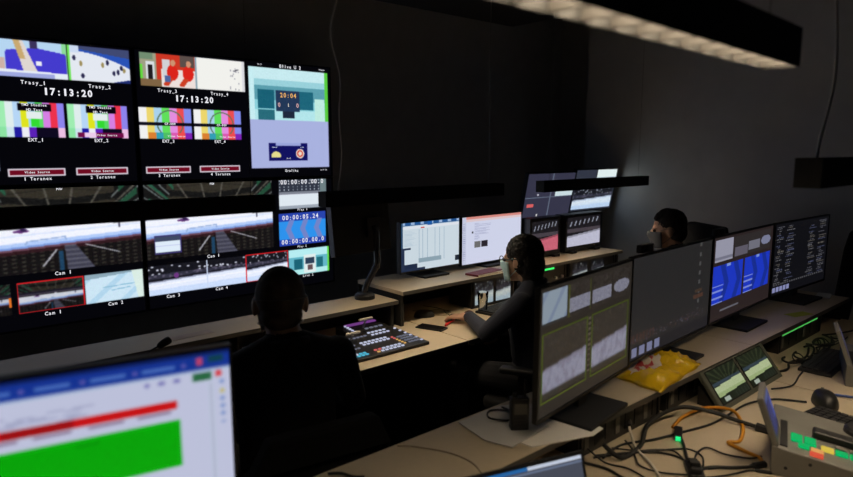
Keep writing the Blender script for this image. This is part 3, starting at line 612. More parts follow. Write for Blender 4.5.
# ---------------------------------------------------------------- people
def evalmesh(me, mods):
    o = bpy.data.objects.new('tmp', me); C.objects.link(o)
    for kind, kw in mods:
        m = o.modifiers.new('m', kind)
        for k, v in kw.items(): setattr(m, k, v)
    bpy.context.view_layer.update(); dg = bpy.context.evaluated_depsgraph_get()
    r = bpy.data.meshes.new_from_object(o.evaluated_get(dg)); bpy.data.objects.remove(o); return r
class Body:
    def __init__(s): s.p = []
    def cap(s, a, ra, b, rb, tag): s.p.append(('c', Vector(a), ra, Vector(b), rb, tag))
    def ell(s, c, r, tag, M=None): s.p.append(('e', Vector(c), Vector(r), M or Matrix.Identity(3), 0, tag))
    def mesh(s, voxel, mats, tags, smooth=3):
        mb = MB()
        for p in s.p:
            if p[0] == 'c':
                _, a, ra, b, rb, _t = p; d = b-a; L = max(d.length, 1e-5); Q = d.to_track_quat('Z', 'Y').to_matrix().to_4x4()
                prof = [(max(1e-4, ra*math.sin(q)), -ra*math.cos(q)) for q in [PI/2*k/4 for k in range(5)]]+[(max(1e-4, rb*math.cos(q)), L+rb*math.sin(q)) for q in [PI/2*k/4 for k in range(5)]]
                mb.lathe(prof, 16, a, Q)
            else: mb.ell(p[1], p[2], p[3].to_4x4(), 20, 12)
        me = mb.mesh('b', None)
        me = evalmesh(me, [('REMESH', dict(mode='VOXEL', voxel_size=voxel)), ('SMOOTH', dict(factor=.5, iterations=smooth))])
        n = len(me.polygons); cen = np.zeros(n*3); me.polygons.foreach_get('center', cen); cen = cen.reshape(-1, 3)
        best = np.full(n, 1e9); idx = np.zeros(n, int)
        for p in s.p:
            if p[0] == 'c':
                a, b = np.array(p[1]), np.array(p[3]); d = b-a; k = np.clip(((cen-a)@d)/max(d@d, 1e-9), 0, 1); dist = np.linalg.norm(cen-a-k[:, None]*d, axis=1)-(p[2]+(p[4]-p[2])*k)
            else:
                q = (cen-np.array(p[1]))@np.array(p[3]); r = np.array(p[2]); dist = (np.linalg.norm(q/r, axis=1)-1)*r.min()
            m = dist < best; best[m] = dist[m]; idx[m] = tags.index(p[5])
        for x in mats: me.materials.append(x)
        me.polygons.foreach_set('material_index', idx.astype(np.int32)); me.polygons.foreach_set('use_smooth', [True]*n); me.update(); return me
def hand(B, wr, d, down, side):
    """wrist, finger direction, palm normal, side = direction of the thumb"""
    d, down, side = [Vector(x).normalized() for x in (d, down, side)]
    M = Matrix((side, d, -down)).transposed()
    B.ell(wr+d*.048, (.040, .05, .015), 'skin', M); B.cap(wr, .024, wr+d*.03, .026, 'skin')
    for k, (o, L) in enumerate(((.030, .070), (.010, .078), (-.011, .072), (-.031, .056))):
        p0 = wr+d*.088+side*o; f1 = (d+side*o*2.2+down*.15).normalized(); p1 = p0+f1*L*.45; f2 = (f1+down*.55).normalized(); p2 = p1+f2*L*.33; p3 = p2+(f2+down*.5).normalized()*L*.25
        B.cap(p0-d*.02, .0098, p1, .0088, 'skin'); B.cap(p1, .0088, p2, .008, 'skin'); B.cap(p2, .008, p3, .007, 'skin')
    t0 = wr+d*.025+side*.028+down*.006; t1 = t0+(d*.7+side*.6+down*.2).normalized()*.036; t2 = t1+(d+side*.15+down*.2).normalized()*.03
    B.cap(t0, .013, t1, .0105, 'skin'); B.cap(t1, .0105, t2, .0085, 'skin')
def person(label, loc, rz, zs, lean, hyaw, hpitch, cloth, trouser, hands, hair, mask, glasses=False, voxel=.007, straps=False, hs=1.0):
    t = thing('person', label, 'person', loc, rz); B = Body()
    def L(x, y, z): return Vector((x, y+lean*(z-.5), z*zs if z > .5 else z))
    B.ell(L(0, -.02, .57), (.175, .135, .12), 'cloth'); B.ell(L(0, -.005, .72), (.16, .125, .16), 'cloth'); B.ell(L(0, 0, .90), (.178, .125, .17), 'cloth')
    for s in (-1, 1): B.cap(L(s*.045, -.015, .60), .118, L(s*.05, -.002, .92), .118, 'cloth')
    B.cap(L(-.14, -.005, 1.0), .068, L(.14, -.005, 1.0), .068, 'cloth')
    for s in (-1, 1): B.cap(L(s*.03, -.02, 1.065), .052, L(s*.15, -.005, 1.005), .058, 'cloth')
    H = L(0, .03, 1.20); Mh = Matrix.Rotation(hyaw, 3, 'Z') @ Matrix.Rotation(hpitch, 3, 'X')
    def h(x, y, z): return H + Mh @ (Vector((x, y, z))*hs)
    def e(c, r, tg='skin'): B.ell(h(*c), [q*hs for q in r], tg, Mh)
    B.cap(L(0, -.015, 1.10), .052, h(0, -.025, -.07), .054, 'skin'); B.cap(L(0, -.03, 1.02), .07, L(0, -.022, 1.075), .060, 'cloth')
    e((0, -.012, .025), (.076, .095, .090)); e((0, .030, -.03), (.062, .06, .085)); e((0, .05, -.085), (.044, .04, .030)); e((0, .072, .016), (.050, .018, .012))
    B.cap(h(0, .086, .002), .009*hs, h(0, .104, -.032), .014*hs, 'skin'); B.cap(h(-.018, .088, -.062), .008, h(.018, .088, -.062), .008, 'skin')
    for s in (-1, 1): e((s*.078, -.008, -.008), (.010, .021, .032)); e((s*.036, .062, -.03), (.02, .022, .02))
    for s in (-1, 1):
        B.cap(L(s*.1, 0, .56), .09, Vector((s*.14, .40+lean*.05, .55)), .068, 'trouser'); B.cap((s*.14, .40, .55), .062, (s*.14, .36, .12), .045, 'trouser'); B.cap((s*.14, .33, .055), .042, (s*.15, .52, .045), .038, 'shoe')
    for s, (elb, wri, fdir) in hands.items():
        sh = L(s*.19, -.005, 1.0); elb, wri = Vector(elb), Vector(wri)
        B.cap(sh, .062, elb, .048, 'cloth'); B.cap(elb, .047, wri, .034, 'cloth'); d = Vector(fdir).normalized(); side = Vector((-s, 0, 0)); side = (side-d*side.dot(d)).normalized()
        hand(B, wri+d*.012, d, (0, 0, -1), side)
    me = B.mesh(voxel, [SKIN, cloth, trouser, BLACK], ['skin', 'cloth', 'trouser', 'shoe']); me.name = 'body'
    o = bpy.data.objects.new('body', me); C.objects.link(o); o.parent = t
    # clothing collar, hair, eyes, mask
    ring = [L(.066*math.cos(a), -.018+.066*math.sin(a), 1.078+.012*math.sin(a)*-1) for a in [2*PI*k/20 for k in range(21)]]
    MB().tube(ring, .014, 8).build('collar', cloth, t, smooth=True)
    Hb = Body(); kind, hm = hair
    def he(c, r): Hb.ell(h(*c), [q*hs for q in r], 'hair', Mh)
    if kind == 'crop': he((0, -.020, .030), (.0775, .0905, .0885)); he((0, -.045, -.03), (.066, .060, .05))
    elif kind == 'short': he((0, -.020, .042), (.083, .094, .086)); he((0, -.050, -.015), (.074, .062, .07)); he((0, .035, .082), (.055, .040, .026)); he((.01, .0, .105), (.05, .05, .025)); he((-.02, .06, .075), (.03, .02, .018))
    else: he((0, -.022, .040), (.088, .100, .092)); he((0, -.055, -.03), (.082, .066, .095)); he((0, -.055, -.10), (.066, .05, .05)); he((.062, -.02, -.01), (.025, .035, .06)); he((-.062, -.02, -.01), (.025, .035, .06))
    hme = Hb.mesh(.006, [hm], ['hair'], 2); co = np.zeros(len(hme.vertices)*3); hme.vertices.foreach_get('co', co)
    if kind != 'crop': co += rng.normal(0, .0016, co.shape)
    hme.vertices.foreach_set('co', co); hme.update(); o = bpy.data.objects.new('hair', hme); C.objects.link(o); o.parent = t
    for s in (-1, 1): MB().ell(h(s*.031, .079, .0), (.011*hs,)*3, None, 10, 6).build('eye', mat('eye_dark', (.06, .04, .03), .2), t, smooth=True)
    mk = MB(); n, m = 16, 8; vs = []
    for j in range(m+1):
        f = j/m; z = -.006-.100*f
        for i in range(n+1):
            a = math.radians(-80+160*i/n); nose = .020*math.exp(-(a/.35)**2)*math.exp(-((f-.2)/.3)**2); vs.append(h(math.sin(a)*(.0715-.016*f*f), .028+math.cos(a)*(.074-.006*f)+nose, z))
    mk.add(vs, [(j*(n+1)+i, j*(n+1)+i+1, (j+1)*(n+1)+i+1, (j+1)*(n+1)+i) for j in range(m) for i in range(n)])
    mo = mk.build('face_mask', mask, t, smooth=True); sd = mo.modifiers.new('s', 'SOLIDIFY'); sd.thickness = .003; sd.offset = 1
    for s in (-1, 1):
        if straps: break
        MB().tube([h(s*.068, .048, 0), h(s*.080, .015, .012), h(s*.084, -.022, .01), h(s*.082, -.03, -.02), h(s*.078, .0, -.05), h(s*.058, .045, -.085)], .0018, 6).build('ear_loop', mask, mo)
    if straps:
        for z, yo in ((.02, 0), (-.062, .012)):
            pts = [h(.0815*math.sin(a)*(1 if z > 0 else .86), -.020+yo+(.0945 if z > 0 else .085)*-math.cos(a), z+.012*math.cos(a)) for a in np.linspace(-1.9, 1.9, 24)]
            MB().tube(pts, .0022, 6).build('mask_strap', mat('strap_grey', (.22, .22, .24), .7), mo, smooth=True)
    if glasses:
        g = MB()
        for s in (-1, 1):
            g.tube([h(s*.033+.024*math.cos(a), .102-.004*abs(math.cos(a)), .0+.019*math.sin(a)) for a in [2*PI*k/16 for k in range(17)]], .0022, 6)
            g.tube([h(s*.057, .098, .006), h(s*.080, .06, .006), h(s*.088, -.01, .012), h(s*.085, -.04, -.005)], .0026, 6)
        g.tube([h(-.010, .104, .003), h(.010, .104, .003)], .002, 6); g.build('glasses', BLACK, t, smooth=True)
    return t
NAVY = mat('navy_knit', (.020, .024, .040), .9, scale=250, bump=.3); JET = mat('black_jacket', (.008, .008, .009), .85, scale=120, bump=.2)
DGREY = mat('dark_grey_jacket', (.03, .032, .036), .85, scale=120, bump=.2); JEANS = mat('dark_trousers', (.012, .013, .018), .9)
person('person in black with cropped hair seen from behind, facing the video wall', (.975, 1.83, 0), math.radians(-8), 1.0, .0, math.radians(-17), 0, JET, JEANS,
       {-1: ((-.30, .10, .78), (-.17, .36, .80), (.2, 1, -.05)), 1: ((.30, .10, .78), (.19, .36, .80), (-.1, 1, -.05))}, ('crop', mat('cropped_hair', (.09, .078, .072), .8)), mat('mask_white', (.5, .5, .52), .8), straps=True, hs=1.06)
p2 = person('person in navy sweater with glasses and pale blue mask, hand on a mouse', (2.51, 1.985, 0), math.radians(25), .955, .10, math.radians(-10), math.radians(-4), NAVY, JEANS,
       {-1: ((-.215, .21, .80), (.045, .395, .795), (.30, 1, -.10)), 1: ((.285, .03, .74), (.17, .25, .665), (-.3, 1, -.05))}, ('long', mat('dark_hair', (.012, .009, .008), .7)), mat('mask_blue', (.42, .62, .68), .8), True, .0055, hs=1.0)
wr, ax = Vector((.045, .395, .795)), (Vector((.045, .395, .795))-Vector((-.215, .21, .80))).normalized(); e1 = ax.orthogonal().normalized(); e2 = ax.cross(e1)
MB().tube([wr+ax*.022+(e1*math.cos(a)+e2*math.sin(a))*.031 for a in [2*PI*k/20 for k in range(21)]], .004, 6).build('bracelet', mat('bracelet_dark', (.10, .03, .03), .5), p2, smooth=True)
person('person in dark jacket with grey mask before the grey wall', (3.80, 1.955, 0), math.radians(28), 1.0, .0, math.radians(4), math.radians(-4), DGREY, JEANS,
       {-1: ((-.29, .12, .78), (-.15, .38, .80), (.2, 1, -.05)), 1: ((.29, .12, .78), (.17, .38, .80), (-.1, 1, -.05))}, ('short', mat('brown_hair', (.020, .014, .011), .8)), mat('mask_dark', (.10, .11, .13), .85), hs=1.04)

# ---------------------------------------------------------------- vision mixer panel
t = thing('vision_mixer', 'black vision mixer panel full of small lit buttons', 'control panel', (1.79, 2.44, .7505))
MB().add([(-.24, -.19, 0), (.20, -.19, 0), (.20, .12, 0), (-.24, .12, 0), (-.24, -.19, .015), (.20, -.19, .015), (.20, .12, .030), (-.24, .12, .030)], [(3,2,1,0), (4,5,6,7), (0,1,5,4), (1,2,6,5), (2,3,7,6), (3,0,4,7)]).build('lower_panel', BLACK, t, bevel=.003)
MB().add([(-.06, .122, 0), (.19, .122, 0), (.19, .255, 0), (-.06, .255, 0), (-.06, .122, .030), (.19, .122, .030), (.19, .255, .045), (-.06, .255, .045)], [(3,2,1,0), (4,5,6,7), (0,1,5,4), (1,2,6,5), (2,3,7,6), (3,0,4,7)]).build('upper_panel', BLACK, t, bevel=.003)
def my(y): return -.19+(y+.19)*.31/.36 if y < .171 else .122+(y-.172)*.133/.153
def mz(y): return .015+(y+.19)/.31*.015 if y < .121 else .030+(y-.122)/.133*.015
cols = {'white': (.62, .66, .85), 'cyan': (.10, .55, .75), 'red': (.75, .15, .15), 'orange': (.75, .45, .15), 'purple': (.28, .10, .45), 'dim': (.16, .17, .22)}
bt = {k: MB() for k in cols}
def btn(col, x, y, s=.0068):
    y = my(y); bt[col].box(x-s, x+s, y-s*.8, y+s*.8, mz(y)-.003, mz(y)+.005)
for j, y in enumerate((-.15, -.125)):
    for i in range(4): btn('cyan' if j == 0 or i > 1 else 'white', -.22+i*.022, y)
for j in range(4):
    for i in range(5): btn('dim', -.22+i*.02, -.05+j*.05, .006)
for j, y in enumerate((-.155, -.125, -.02, .01)):
    for i in range(7):
        c = 'white'
        if j == 1 and i in (0, 1): c = 'red'
        if j == 0 and i == 0: c = 'orange'
        btn(c, -.09+i*.024, y)
for i in range(5): btn('white', .03+i*.024, .09); btn('white', .03+i*.024, .13); btn('dim', -.10+i*.022, .10)
for i in range(6): btn('orange' if i < 4 else 'red', .085+.0*i, -.13+i*.024, .005)
for j in range(4):
    for i in range(4): btn('dim', .115+i*.02, -.13+j*.035, .007)
for i in range(6): btn('white', .185, -.14+i*.05, .006)
for i in range(5): btn('white', -.02+.0*i, .19+i*.024, .006)
for i in range(4): btn('dim', .06+i*.03, .20, .009)
for k, b in bt.items(): stuff(b.build('button_block', lit('key_'+k, cols[k], .75), t))
MB().box(-.02, .17, .212, .238, mz(.212), mz(.238)+.003).build('menu_display', lit('menu_purple', (.22, .06, .30), .7), t)
for x, y in ((.05, .165), (-.13, .02)):
    tb = MB().tube([(x, y, mz(y)), (x+.005, y-.02, mz(y)+.05)], .005, 8).build('fader_lever', STEEL, t); MB().tube([(x-.035, y-.02, mz(y)+.052), (x+.045, y-.02, mz(y)+.052)], .007, 8).build('fader_grip', mat('grip_cream', (.55, .50, .42), .5), tb)

# ---------------------------------------------------------------- things on the front desks
def keyboard(label, loc, rz, w=.43, d=.13, rows=5, n=17):
    t = thing('keyboard', label, 'keyboard', loc, rz, 'black keyboards')
    MB().box(-w/2, w/2, -d/2, d/2, 0, .014).build('case', BLACK, t, bevel=.003); k = MB()
    for j in range(rows):
        for i in range(n):
            x = -w/2+.012+(w-.024)*(i+.5)/n; y = -d/2+.010+(d-.02)*(j+.5)/rows; s = (w-.024)/n*.42; q = (d-.02)/rows*.42; k.box(x-s, x+s, y-q, y+q, .014, .021)
    stuff(k.build('keys', mat('key_black', (.02, .02, .022), .5), t)); return t
def mouse(label, loc, rz, sc_=1.0):
    t = thing('computer_mouse', label, 'mouse', loc, rz, 'black computer mice'); b = MB(); vs = []; n, m = 16, 6
    for j in range(m+1):
        f = j/m; q = math.cos(f*PI/2)
        for k in range(n):
            a = 2*PI*k/n; vs.append((.032*sc_*math.cos(a)*(q**.5), (.056*math.sin(a)-.004)*sc_*(q**.5), .036*sc_*math.sin(f*PI/2)))
    b.add(vs, [(j*n+k, j*n+(k+1) % n, (j+1)*n+(k+1) % n, (j+1)*n+k) for j in range(m) for k in range(n)]+[tuple(range(n))[::-1]])
    b.build('shell', BLACK, t, smooth=True); MB().lathe([(.008*sc_, -.004), (.008*sc_, .004)], 10, (0, .028*sc_, .029*sc_), Matrix.Rotation(PI/2, 4, 'Y')).build('scroll_wheel', GREYP, t); return t
keyboard('black keyboard in front of the masked person in navy', (2.80, 2.49, .7505), math.radians(8), .40)
mouse('black mouse under the hand of the person in navy', (2.41, 2.505, .7505), math.radians(20), .82)
mouse('large black mouse lying free beside the mixer panel', (2.31, 2.665, .7505), math.radians(60), 1.1)
t = thing('smartphone', 'black phone lying on the desk joint beside the mixer panel', 'phone', (2.185, 2.455, .7505), math.radians(20))
MB().box(-.038, .038, -.08, .08, 0, .009).build('body', BLACK, t, bevel=.003); MB().box(-.034, .034, -.074, .074, .009, .0096).build('glass', mat('phone_glass', (.01, .01, .012), .1), t)
t = thing('pen', 'red pen lying beside the black phone', 'pen', (2.335, 2.465, .7505), math.radians(-65))
MB().tube([(0, -.075, .006), (0, .055, .006)], .0055, 8).build('barrel', mat('pen_red', (.60, .03, .03), .4), t); MB().tube([(0, .055, .006), (0, .085, .006)], [.006, .003], 8).build('cap', mat('pen_red', (.6, .03, .03)), t)
t = thing('drinking_glass', 'clear drinking glass before the lit rack screens', 'glass', (2.635, 2.505, .7505))
MB().lathe([(.026, 0), (.033, .125), (.0315, .125), (.0245, .006), (.001, .006)], 24).build('vessel', mat('clear_glass', (.95, .97, .97), .03, trans=1), t, smooth=True)
MATS['clear_glass'].node_tree.nodes['Principled BSDF'].inputs['IOR'].default_value = 1.12
t = thing('notebook', 'dark red notebook under the pair of white screens', 'notebook', (2.78, 2.63, .9505), math.radians(6))
MB().box(-.13, .13, -.05, .05, 0, .012).build('cover', mat('notebook_red', (.16, .015, .02), .6), t, bevel=.002); MB().box(-.127, .1305, -.0502, .048, .002, .010).build('pages', WHITE, t)
def cable(label, pts, r, m=RUBBER, n=7, plugs=(), name='cable'):
    t = thing(name, label, 'cable', pts[0], 0, 'cables lying on the desks'); p0 = Vector(pts[0]); sp = smooth_path([Vector(p)-p0 for p in pts], 6)
    MB().tube(sp, r, n).build('cord', m, t, smooth=True)
    for e in plugs:
        a, b = (sp[0], sp[3]) if e == 0 else (sp[-1], sp[-4]); d = (b-a).normalized(); MB().tube([a-d*.03, a-d*.028, a+d*.012, a+d*.016], [.004, r*2.2, r*2.2, r*1.3], 8).build('plug', BLACK, t)
    return t
cable('thin yellowish cable looped on the desk beside the free black mouse', [(2.36, 2.66, .754), (2.42, 2.60, .754), (2.50, 2.64, .754), (2.48, 2.72, .754), (2.40, 2.74, .754), (2.34, 2.80, .754)], .003, mat('cable_tan', (.30, .26, .16), .5), plugs=(0,))
cable('black mouse lead running back under the shelf of white screens', [(2.428, 2.56, .756), (2.46, 2.64, .754), (2.50, 2.72, .754), (2.47, 2.85, .754)], .0025)
t = thing('gooseneck_microphone', 'black gooseneck microphone standing on the grey shelf', 'microphone', (.70, 2.46, .7505))
MB().lathe([(.03, 0), (.03, .012), (.008, .016)], 16).build('base', BLACK, t); MB().tube(smooth_path([(0, 0, .012), (.0, 0, .10), (.02, .0, .170), (.07, .0, .197)]), .0035, 6).build('neck', BLACK, t, smooth=True)
MB().tube(smooth_path([(.065, 0, .195), (.075, 0, .199), (.095, 0, .207), (.113, 0, .214), (.118, 0, .216)], 3), [.004, .007, .010, .0125, .014, .015, .016, .016, .016, .0145, .012, .008, .003], 10).build('foam_head', MATTE, t, smooth=True)
t = thing('paper_note', 'pale orange note lying on the grey shelf behind the microphone', 'note', (.98, 2.68, .9005), .05); MB().box(-.09, .09, -.03, .03, 0, .001).build('sheet', mat('note_orange', (.55, .45, .41), .7), t)

# ---------------------------------------------------------------- things on the near shelf and worktop
t = thing('paper_stack', 'white paper sheets lying over the shelf beside the dark monitor', 'paper', (0, 0, .8802))
MB().prism([(1.278, 1.300), (1.46, 1.300), (1.60, 1.20), (1.56, .985), (1.50, .978), (1.309, 1.049)], 0, .003).build('sheet', WHITE, t)
MB().prism([(1.262, 1.295), (1.40, 1.30), (1.45, 1.10), (1.26, 1.08), (1.235, 1.16)], .0035, .006).build('sheet', mat('paper_grey', (.62, .61, .60), .7, var=.03), t)
t = thing('pocket_radio', 'small black pocket radio with antenna standing on the paper sheets', 'radio', (1.365, 1.145, .8866), math.radians(-35))
MB().box(-.027, .027, -.016, .016, 0, .098).build('body', BLACK, t, bevel=.004); MB().box(-.019, .019, -.0175, -.016, .05, .082).build('display', mat('radio_display', (.10, .10, .09), .2), t); MB().tube([(.016, 0, .098), (.016, 0, .15)], .004, 8).build('antenna', BLACK, t); MB().lathe([(.007, .098), (.007, .110)], 10, (-.014, 0, 0)).build('knob', BLACK, t)
for z in (.02, .03, .04): MB().box(-.019, .019, -.0172, -.016, z-.002, z+.002).build('speaker_slot', DARKMET, t)
cable('thin black coil of cable lying on the papers behind the radio', [(1.40, 1.20, .889), (1.43, 1.25, .889), (1.39, 1.285, .889), (1.35, 1.25, .889), (1.38, 1.20, .889), (1.43, 1.22, .889), (1.44, 1.28, .889)], .003)
cable('thin pale cable curving across the empty near shelf', [(1.03, 1.30, .883), (1.06, 1.27, .883), (1.11, 1.18, .883), (1.12, 1.10, .883), (1.10, 1.045, .883)], .0022, mat('cable_beige', (.34, .28, .20), .5))
cable('thick dark cable end lying at the rear edge of the near shelf', [(.80, 1.295, .885), (.825, 1.275, .885), (.84, 1.24, .885), (.86, 1.22, .885)], .004)
# laptop at the bottom edge
t = thing('laptop', 'open laptop standing on the worktop before the empty shelf', 'laptop', (1.049, .822, .7505), math.atan2(-.091, .293))
MB().box(-.18, .18, -.25, 0, 0, .016).build('base', GREYP, t, bevel=.003)
k = MB()
for j in range(5):
    for i in range(14): k.box(-.15+i*.0215, -.132+i*.0215, -.12+j*.02, -.103+j*.02, .016, .019)
stuff(k.build('keys', BLACK, t)); MB().box(-.05, .05, -.23, -.15, .016, .0165).build('touchpad', DARKMET, t)
M = Matrix.Translation((0, .004, .014)) @ Matrix.Rotation(math.radians(-18), 4, 'X')
MB().box(-.18, .18, .001, .008, 0, .222, M).build('lid', BLACK, t, bevel=.002)
c = cv(80, 50, (.30, .32, .38)); v, u, tt = rel(c, 0, 1, 0, 1); put(v, tt < .05, (.82, .86, .92)); put(v, (tt < .05) & (u < .55), (.16, .42, .70)); put(v, (tt > .05) & (tt < .08), (.45, .5, .6)); put(v, (tt > .2) & (np.sin(tt*90) > .6) & (u < .7) & (u > .08), (.50, .52, .58)); c.w, c.h = .34, .2
screen(c, t, M @ Matrix.Translation((0, -.0005, .112)), .8)
# yellow bag
t = thing('snack_bag', 'crumpled yellow plastic snack bag with red and white print on the shelf', 'bag', (2.15, 1.13, .8805), math.radians(6))
nx, ny = 26, 16; vs = []; idx = []
for j in range(ny+1):
    for i in range(nx+1):
        u, q = i/nx*2-1, j/ny*2-1; e = (1-abs(u)**4)*(1-abs(q)**3); z = .052*e*(.75+.25*math.sin(u*5+q*3))+.008*e*math.sin(u*17+q*11)+.006*math.sin(q*21-u*9)*e
        vs.append((u*.20+q*.02+.004*math.sin(q*6), q*.095+.003*math.sin(u*8), .003+max(0, z)))
top = MB().add(vs, [(j*(nx+1)+i, j*(nx+1)+i+1, (j+1)*(nx+1)+i+1, (j+1)*(nx+1)+i) for j in range(ny) for i in range(nx)])
n0 = len(vs); ring = [i for i in range(nx+1)]+[j*(nx+1)+nx for j in range(1, ny+1)]+[ny*(nx+1)+i for i in range(nx-1, -1, -1)]+[j*(nx+1) for j in range(ny-1, 0, -1)]
top.f.append(tuple(ring[::-1]))
YEL = mat('bag_yellow', (.74, .47, .008), .25, var=.1); bag = top.build('wrapper', YEL, t, smooth=True)
bag.data.materials.append(mat('bag_red', (.55, .06, .06), .3)); bag.data.materials.append(mat('bag_cream', (.70, .62, .52), .35))
for p in bag.data.polygons:
    if len(p.vertices) == 4:
        x, y = p.center.x, p.center.y; d = ((x+.06)/.085)**2+((y-.03)/.05)**2
        if d < 1: p.material_index = 2
        if d < .5 and math.sin(x*120)*math.cos(y*90) > -.1: p.material_index = 1
        if abs(x-.12) < .02 and abs(y-.05) < .025: p.material_index = 2
# dual preview unit
t = thing('dual_preview_monitor', 'grey desktop unit with two greenish rink screens leaning on the shelf', 'monitor', (2.545, .93, .7505), math.radians(0))
M = Matrix.Rotation(math.radians(-38), 4, 'X')
MB().box(-.285, .285, 0, .018, 0, .158, M).build('face_plate', mat('unit_grey', (.10, .105, .085), .5), t, bevel=.004)
MB().add([(-.285, .03, .0), (.285, .03, .0), (.285, .10, .0), (-.285, .10, .0), (-.285, .09, .07), (.285, .09, .07), (.285, .10, .07), (-.285, .10, .07)], [(3,2,1,0), (4,5,6,7), (0,1,5,4), (1,2,6,5), (2,3,7,6), (3,0,4,7)]).build('rear_case', DARKMET, t)
for x in (-.138, .130):
    c = cv(60, 40, (.12, .15, .10)); v, u, tt = rel(c, 0, 1, 0, 1); ang = np.arctan2(tt-.6, u-.5); put(v, (np.sin(ang*22) > .5) & (tt < .4), (.24, .27, .18)); put(v, (tt > .38) & (tt < .48), (.24, .30, .34)); ice = (tt > .50-.06*u) & (tt < .80-.06*u); v[ice] = (.80, .86, .66); put(v, ice & (tt > .68), (.70, .78, .55)); put(v, (u > .12) & (u < .30) & (tt > .84) & (tt < .98), (.75, .80, .74)); put(v, (u > .5) & (tt > .82) & (np.sin(u*60) > .5), (.22, .26, .22)); v += noisef(v.shape[:2], .02)
    c.w, c.h = .235, .125; s_ = screen(c, t, M @ Matrix.Translation((x, -.0015, .085)), .62); 
    MB().box(x-.125, x+.125, -.001, .0, .018, .152, M).build('screen_frame', MATTE, t)
# control surfaces
def surface(label, loc, rz, w=.40, keys_lit=True):
    t = thing('replay_controller', label, 'control panel', loc, rz, 'grey replay controllers')
    G = mat('controller_grey', (.17, .165, .15), .5)
    MB().add([(0, -.33, 0), (w, -.33, 0), (w, 0, 0), (0, 0, 0), (0, -.33, .045), (w, -.33, .045), (w, 0, .090), (0, 0, .090)], [(3,2,1,0), (4,5,6,7), (0,1,5,4), (1,2,6,5), (2,3,7,6), (3,0,4,7)]).build('case', G, t, bevel=.004)
    M = Matrix.Translation((.004, -.020, .086)) @ Matrix.Rotation(math.radians(-20), 4, 'X')
    MB().box(0, .16, 0, .018, 0, .150, M).build('display_hood', G, t, bevel=.004)
    c = cv(48, 24, (.10, .15, .38)); v, u, tt = rel(c, 0, 1, 0, 1); put(v, tt < .12, (.35, .42, .70)); put(v, (np.sin(tt*50) > .4) & (u < .6) & (tt > .2), (.28, .34, .62)); put(v, (u > .68) & (tt > .2) & (tt < .8), (.32, .40, .72)); c.w, c.h = .13, .115
    screen(c, t, M @ Matrix.Translation((.08, -.0012, .080)), .6, 'display')
    T = Matrix.Rotation(math.atan2(.045, .33), 4, 'X'); O = Matrix.Translation((0, -.33, .045)) @ T
    def key(x, y, sx, sy, col, k): MB().box(x-sx, x+sx, y-sy, y+sy, 0, .008, O).build('button', lit('ctl_%s' % k, col, .8) if keys_lit else GREYP, t, bevel=.0015)
    MB().box(.02, .22, .292, .312, 0, .004, O).build('slot_strip', BLACK, t)
    GR = (.0, .50, .13)
    for y in (.268, .232): key(.105, y, .026, .015, GR, 'green')
    key(.058, .250, .013, .014, GR, 'green'); key(.048, .215, .013, .016, (.85, .40, .12), 'amber'); key(.022, .218, .011, .017, (.80, .10, .05), 'red'); key(.085, .188, .014, .016, (.80, .60, .08), 'yellow')
    for i in range(5): key(.085, .152-.036*i, .014, .0155, GR, 'green')
    for i in range(5): MB().box(.112, .134, .142-.036*i, .166-.036*i, 0, .006, O).build('button', GREYP, t)
    MB().lathe([(.05, 0), (.05, .012), (.042, .02), (.001, .021)], 24, O @ Vector((.30, .085, 0)), T).build('jog_wheel', BLACK, t)
    lv = MB().box(.15, .20, .09, .225, .0, .022, O).build('lever_block', BLACK, t, bevel=.006); MB().tube([O @ Vector((.175, .115, .02)), O @ Vector((.18, .11, .05))], .007, 8).build('lever_knob', WHITE, lv)
    for q in ((-.001, -.10, .055), (-.001, -.25, .03), (-.001, -.04, .03)): MB().lathe([(.005, 0), (.005, .0015)], 10, q, Matrix.Rotation(-PI/2, 4, 'Y')).build('side_screw', DARKMET, t)
    return t
surface('grey replay controller with lit green buttons and tilted display, beside the keyboard', (1.915, .645, .7505), math.radians(19), .36)
surface('grey replay controller standing beyond the black mouse, blue display', (2.89, .72, .7505), math.radians(19), .36, False)
keyboard('black keyboard with pale legends beside the green button controller', (2.44, .53, .7505), math.radians(82), .40, .17, 6, 15)
mouse('big black mouse standing behind the keyboard with pale legends', (2.63, .715, .7505), math.radians(-60), 1.35)
keyboard('black keyboard lying behind the far replay controller', (3.15, .86, .7505), math.radians(3), .40, .13)
t = thing('pen', 'blue pen lying beside the big black mouse', 'pen', (2.76, .67, .7505), math.radians(25)); MB().tube([(0, -.07, .006), (0, .06, .006)], .005, 8).build('barrel', mat('pen_blue', (.05, .10, .35), .4), t); MB().tube([(0, .06, .006), (0, .075, .006)], [.005, .001], 8).build('tip', WHITE, t)
t = thing('sticky_note', 'yellow green sticky note on the shelf end near the text monitor', 'note', (3.45, 1.085, .8805), -.3); MB().box(-.07, .07, -.03, .03, 0, .0012).build('sheet', mat('note_lime', (.45, .50, .03), .7), t)
t = thing('adhesive_tape', 'lime green tape scrap lying beside the dual rink screens', 'tape', (2.885, 1.0, .7505), .2); MB().prism([(-.05, -.02), (.03, -.025), (.055, 0), (.02, .025), (-.045, .02)], 0, .004).build('scrap', mat('tape_lime', (.40, .55, .03), .6), t)
t = thing('paper_note', 'white folded paper on the far shelf end', 'paper', (4.0, 1.14, .8805), .2); MB().box(-.06, .06, -.035, .035, 0, .004).build('sheet', WHITE, t); MB().box(-.06, .06, -.033, .03, .0045, .006).build('folded_leaf', WHITE, t)
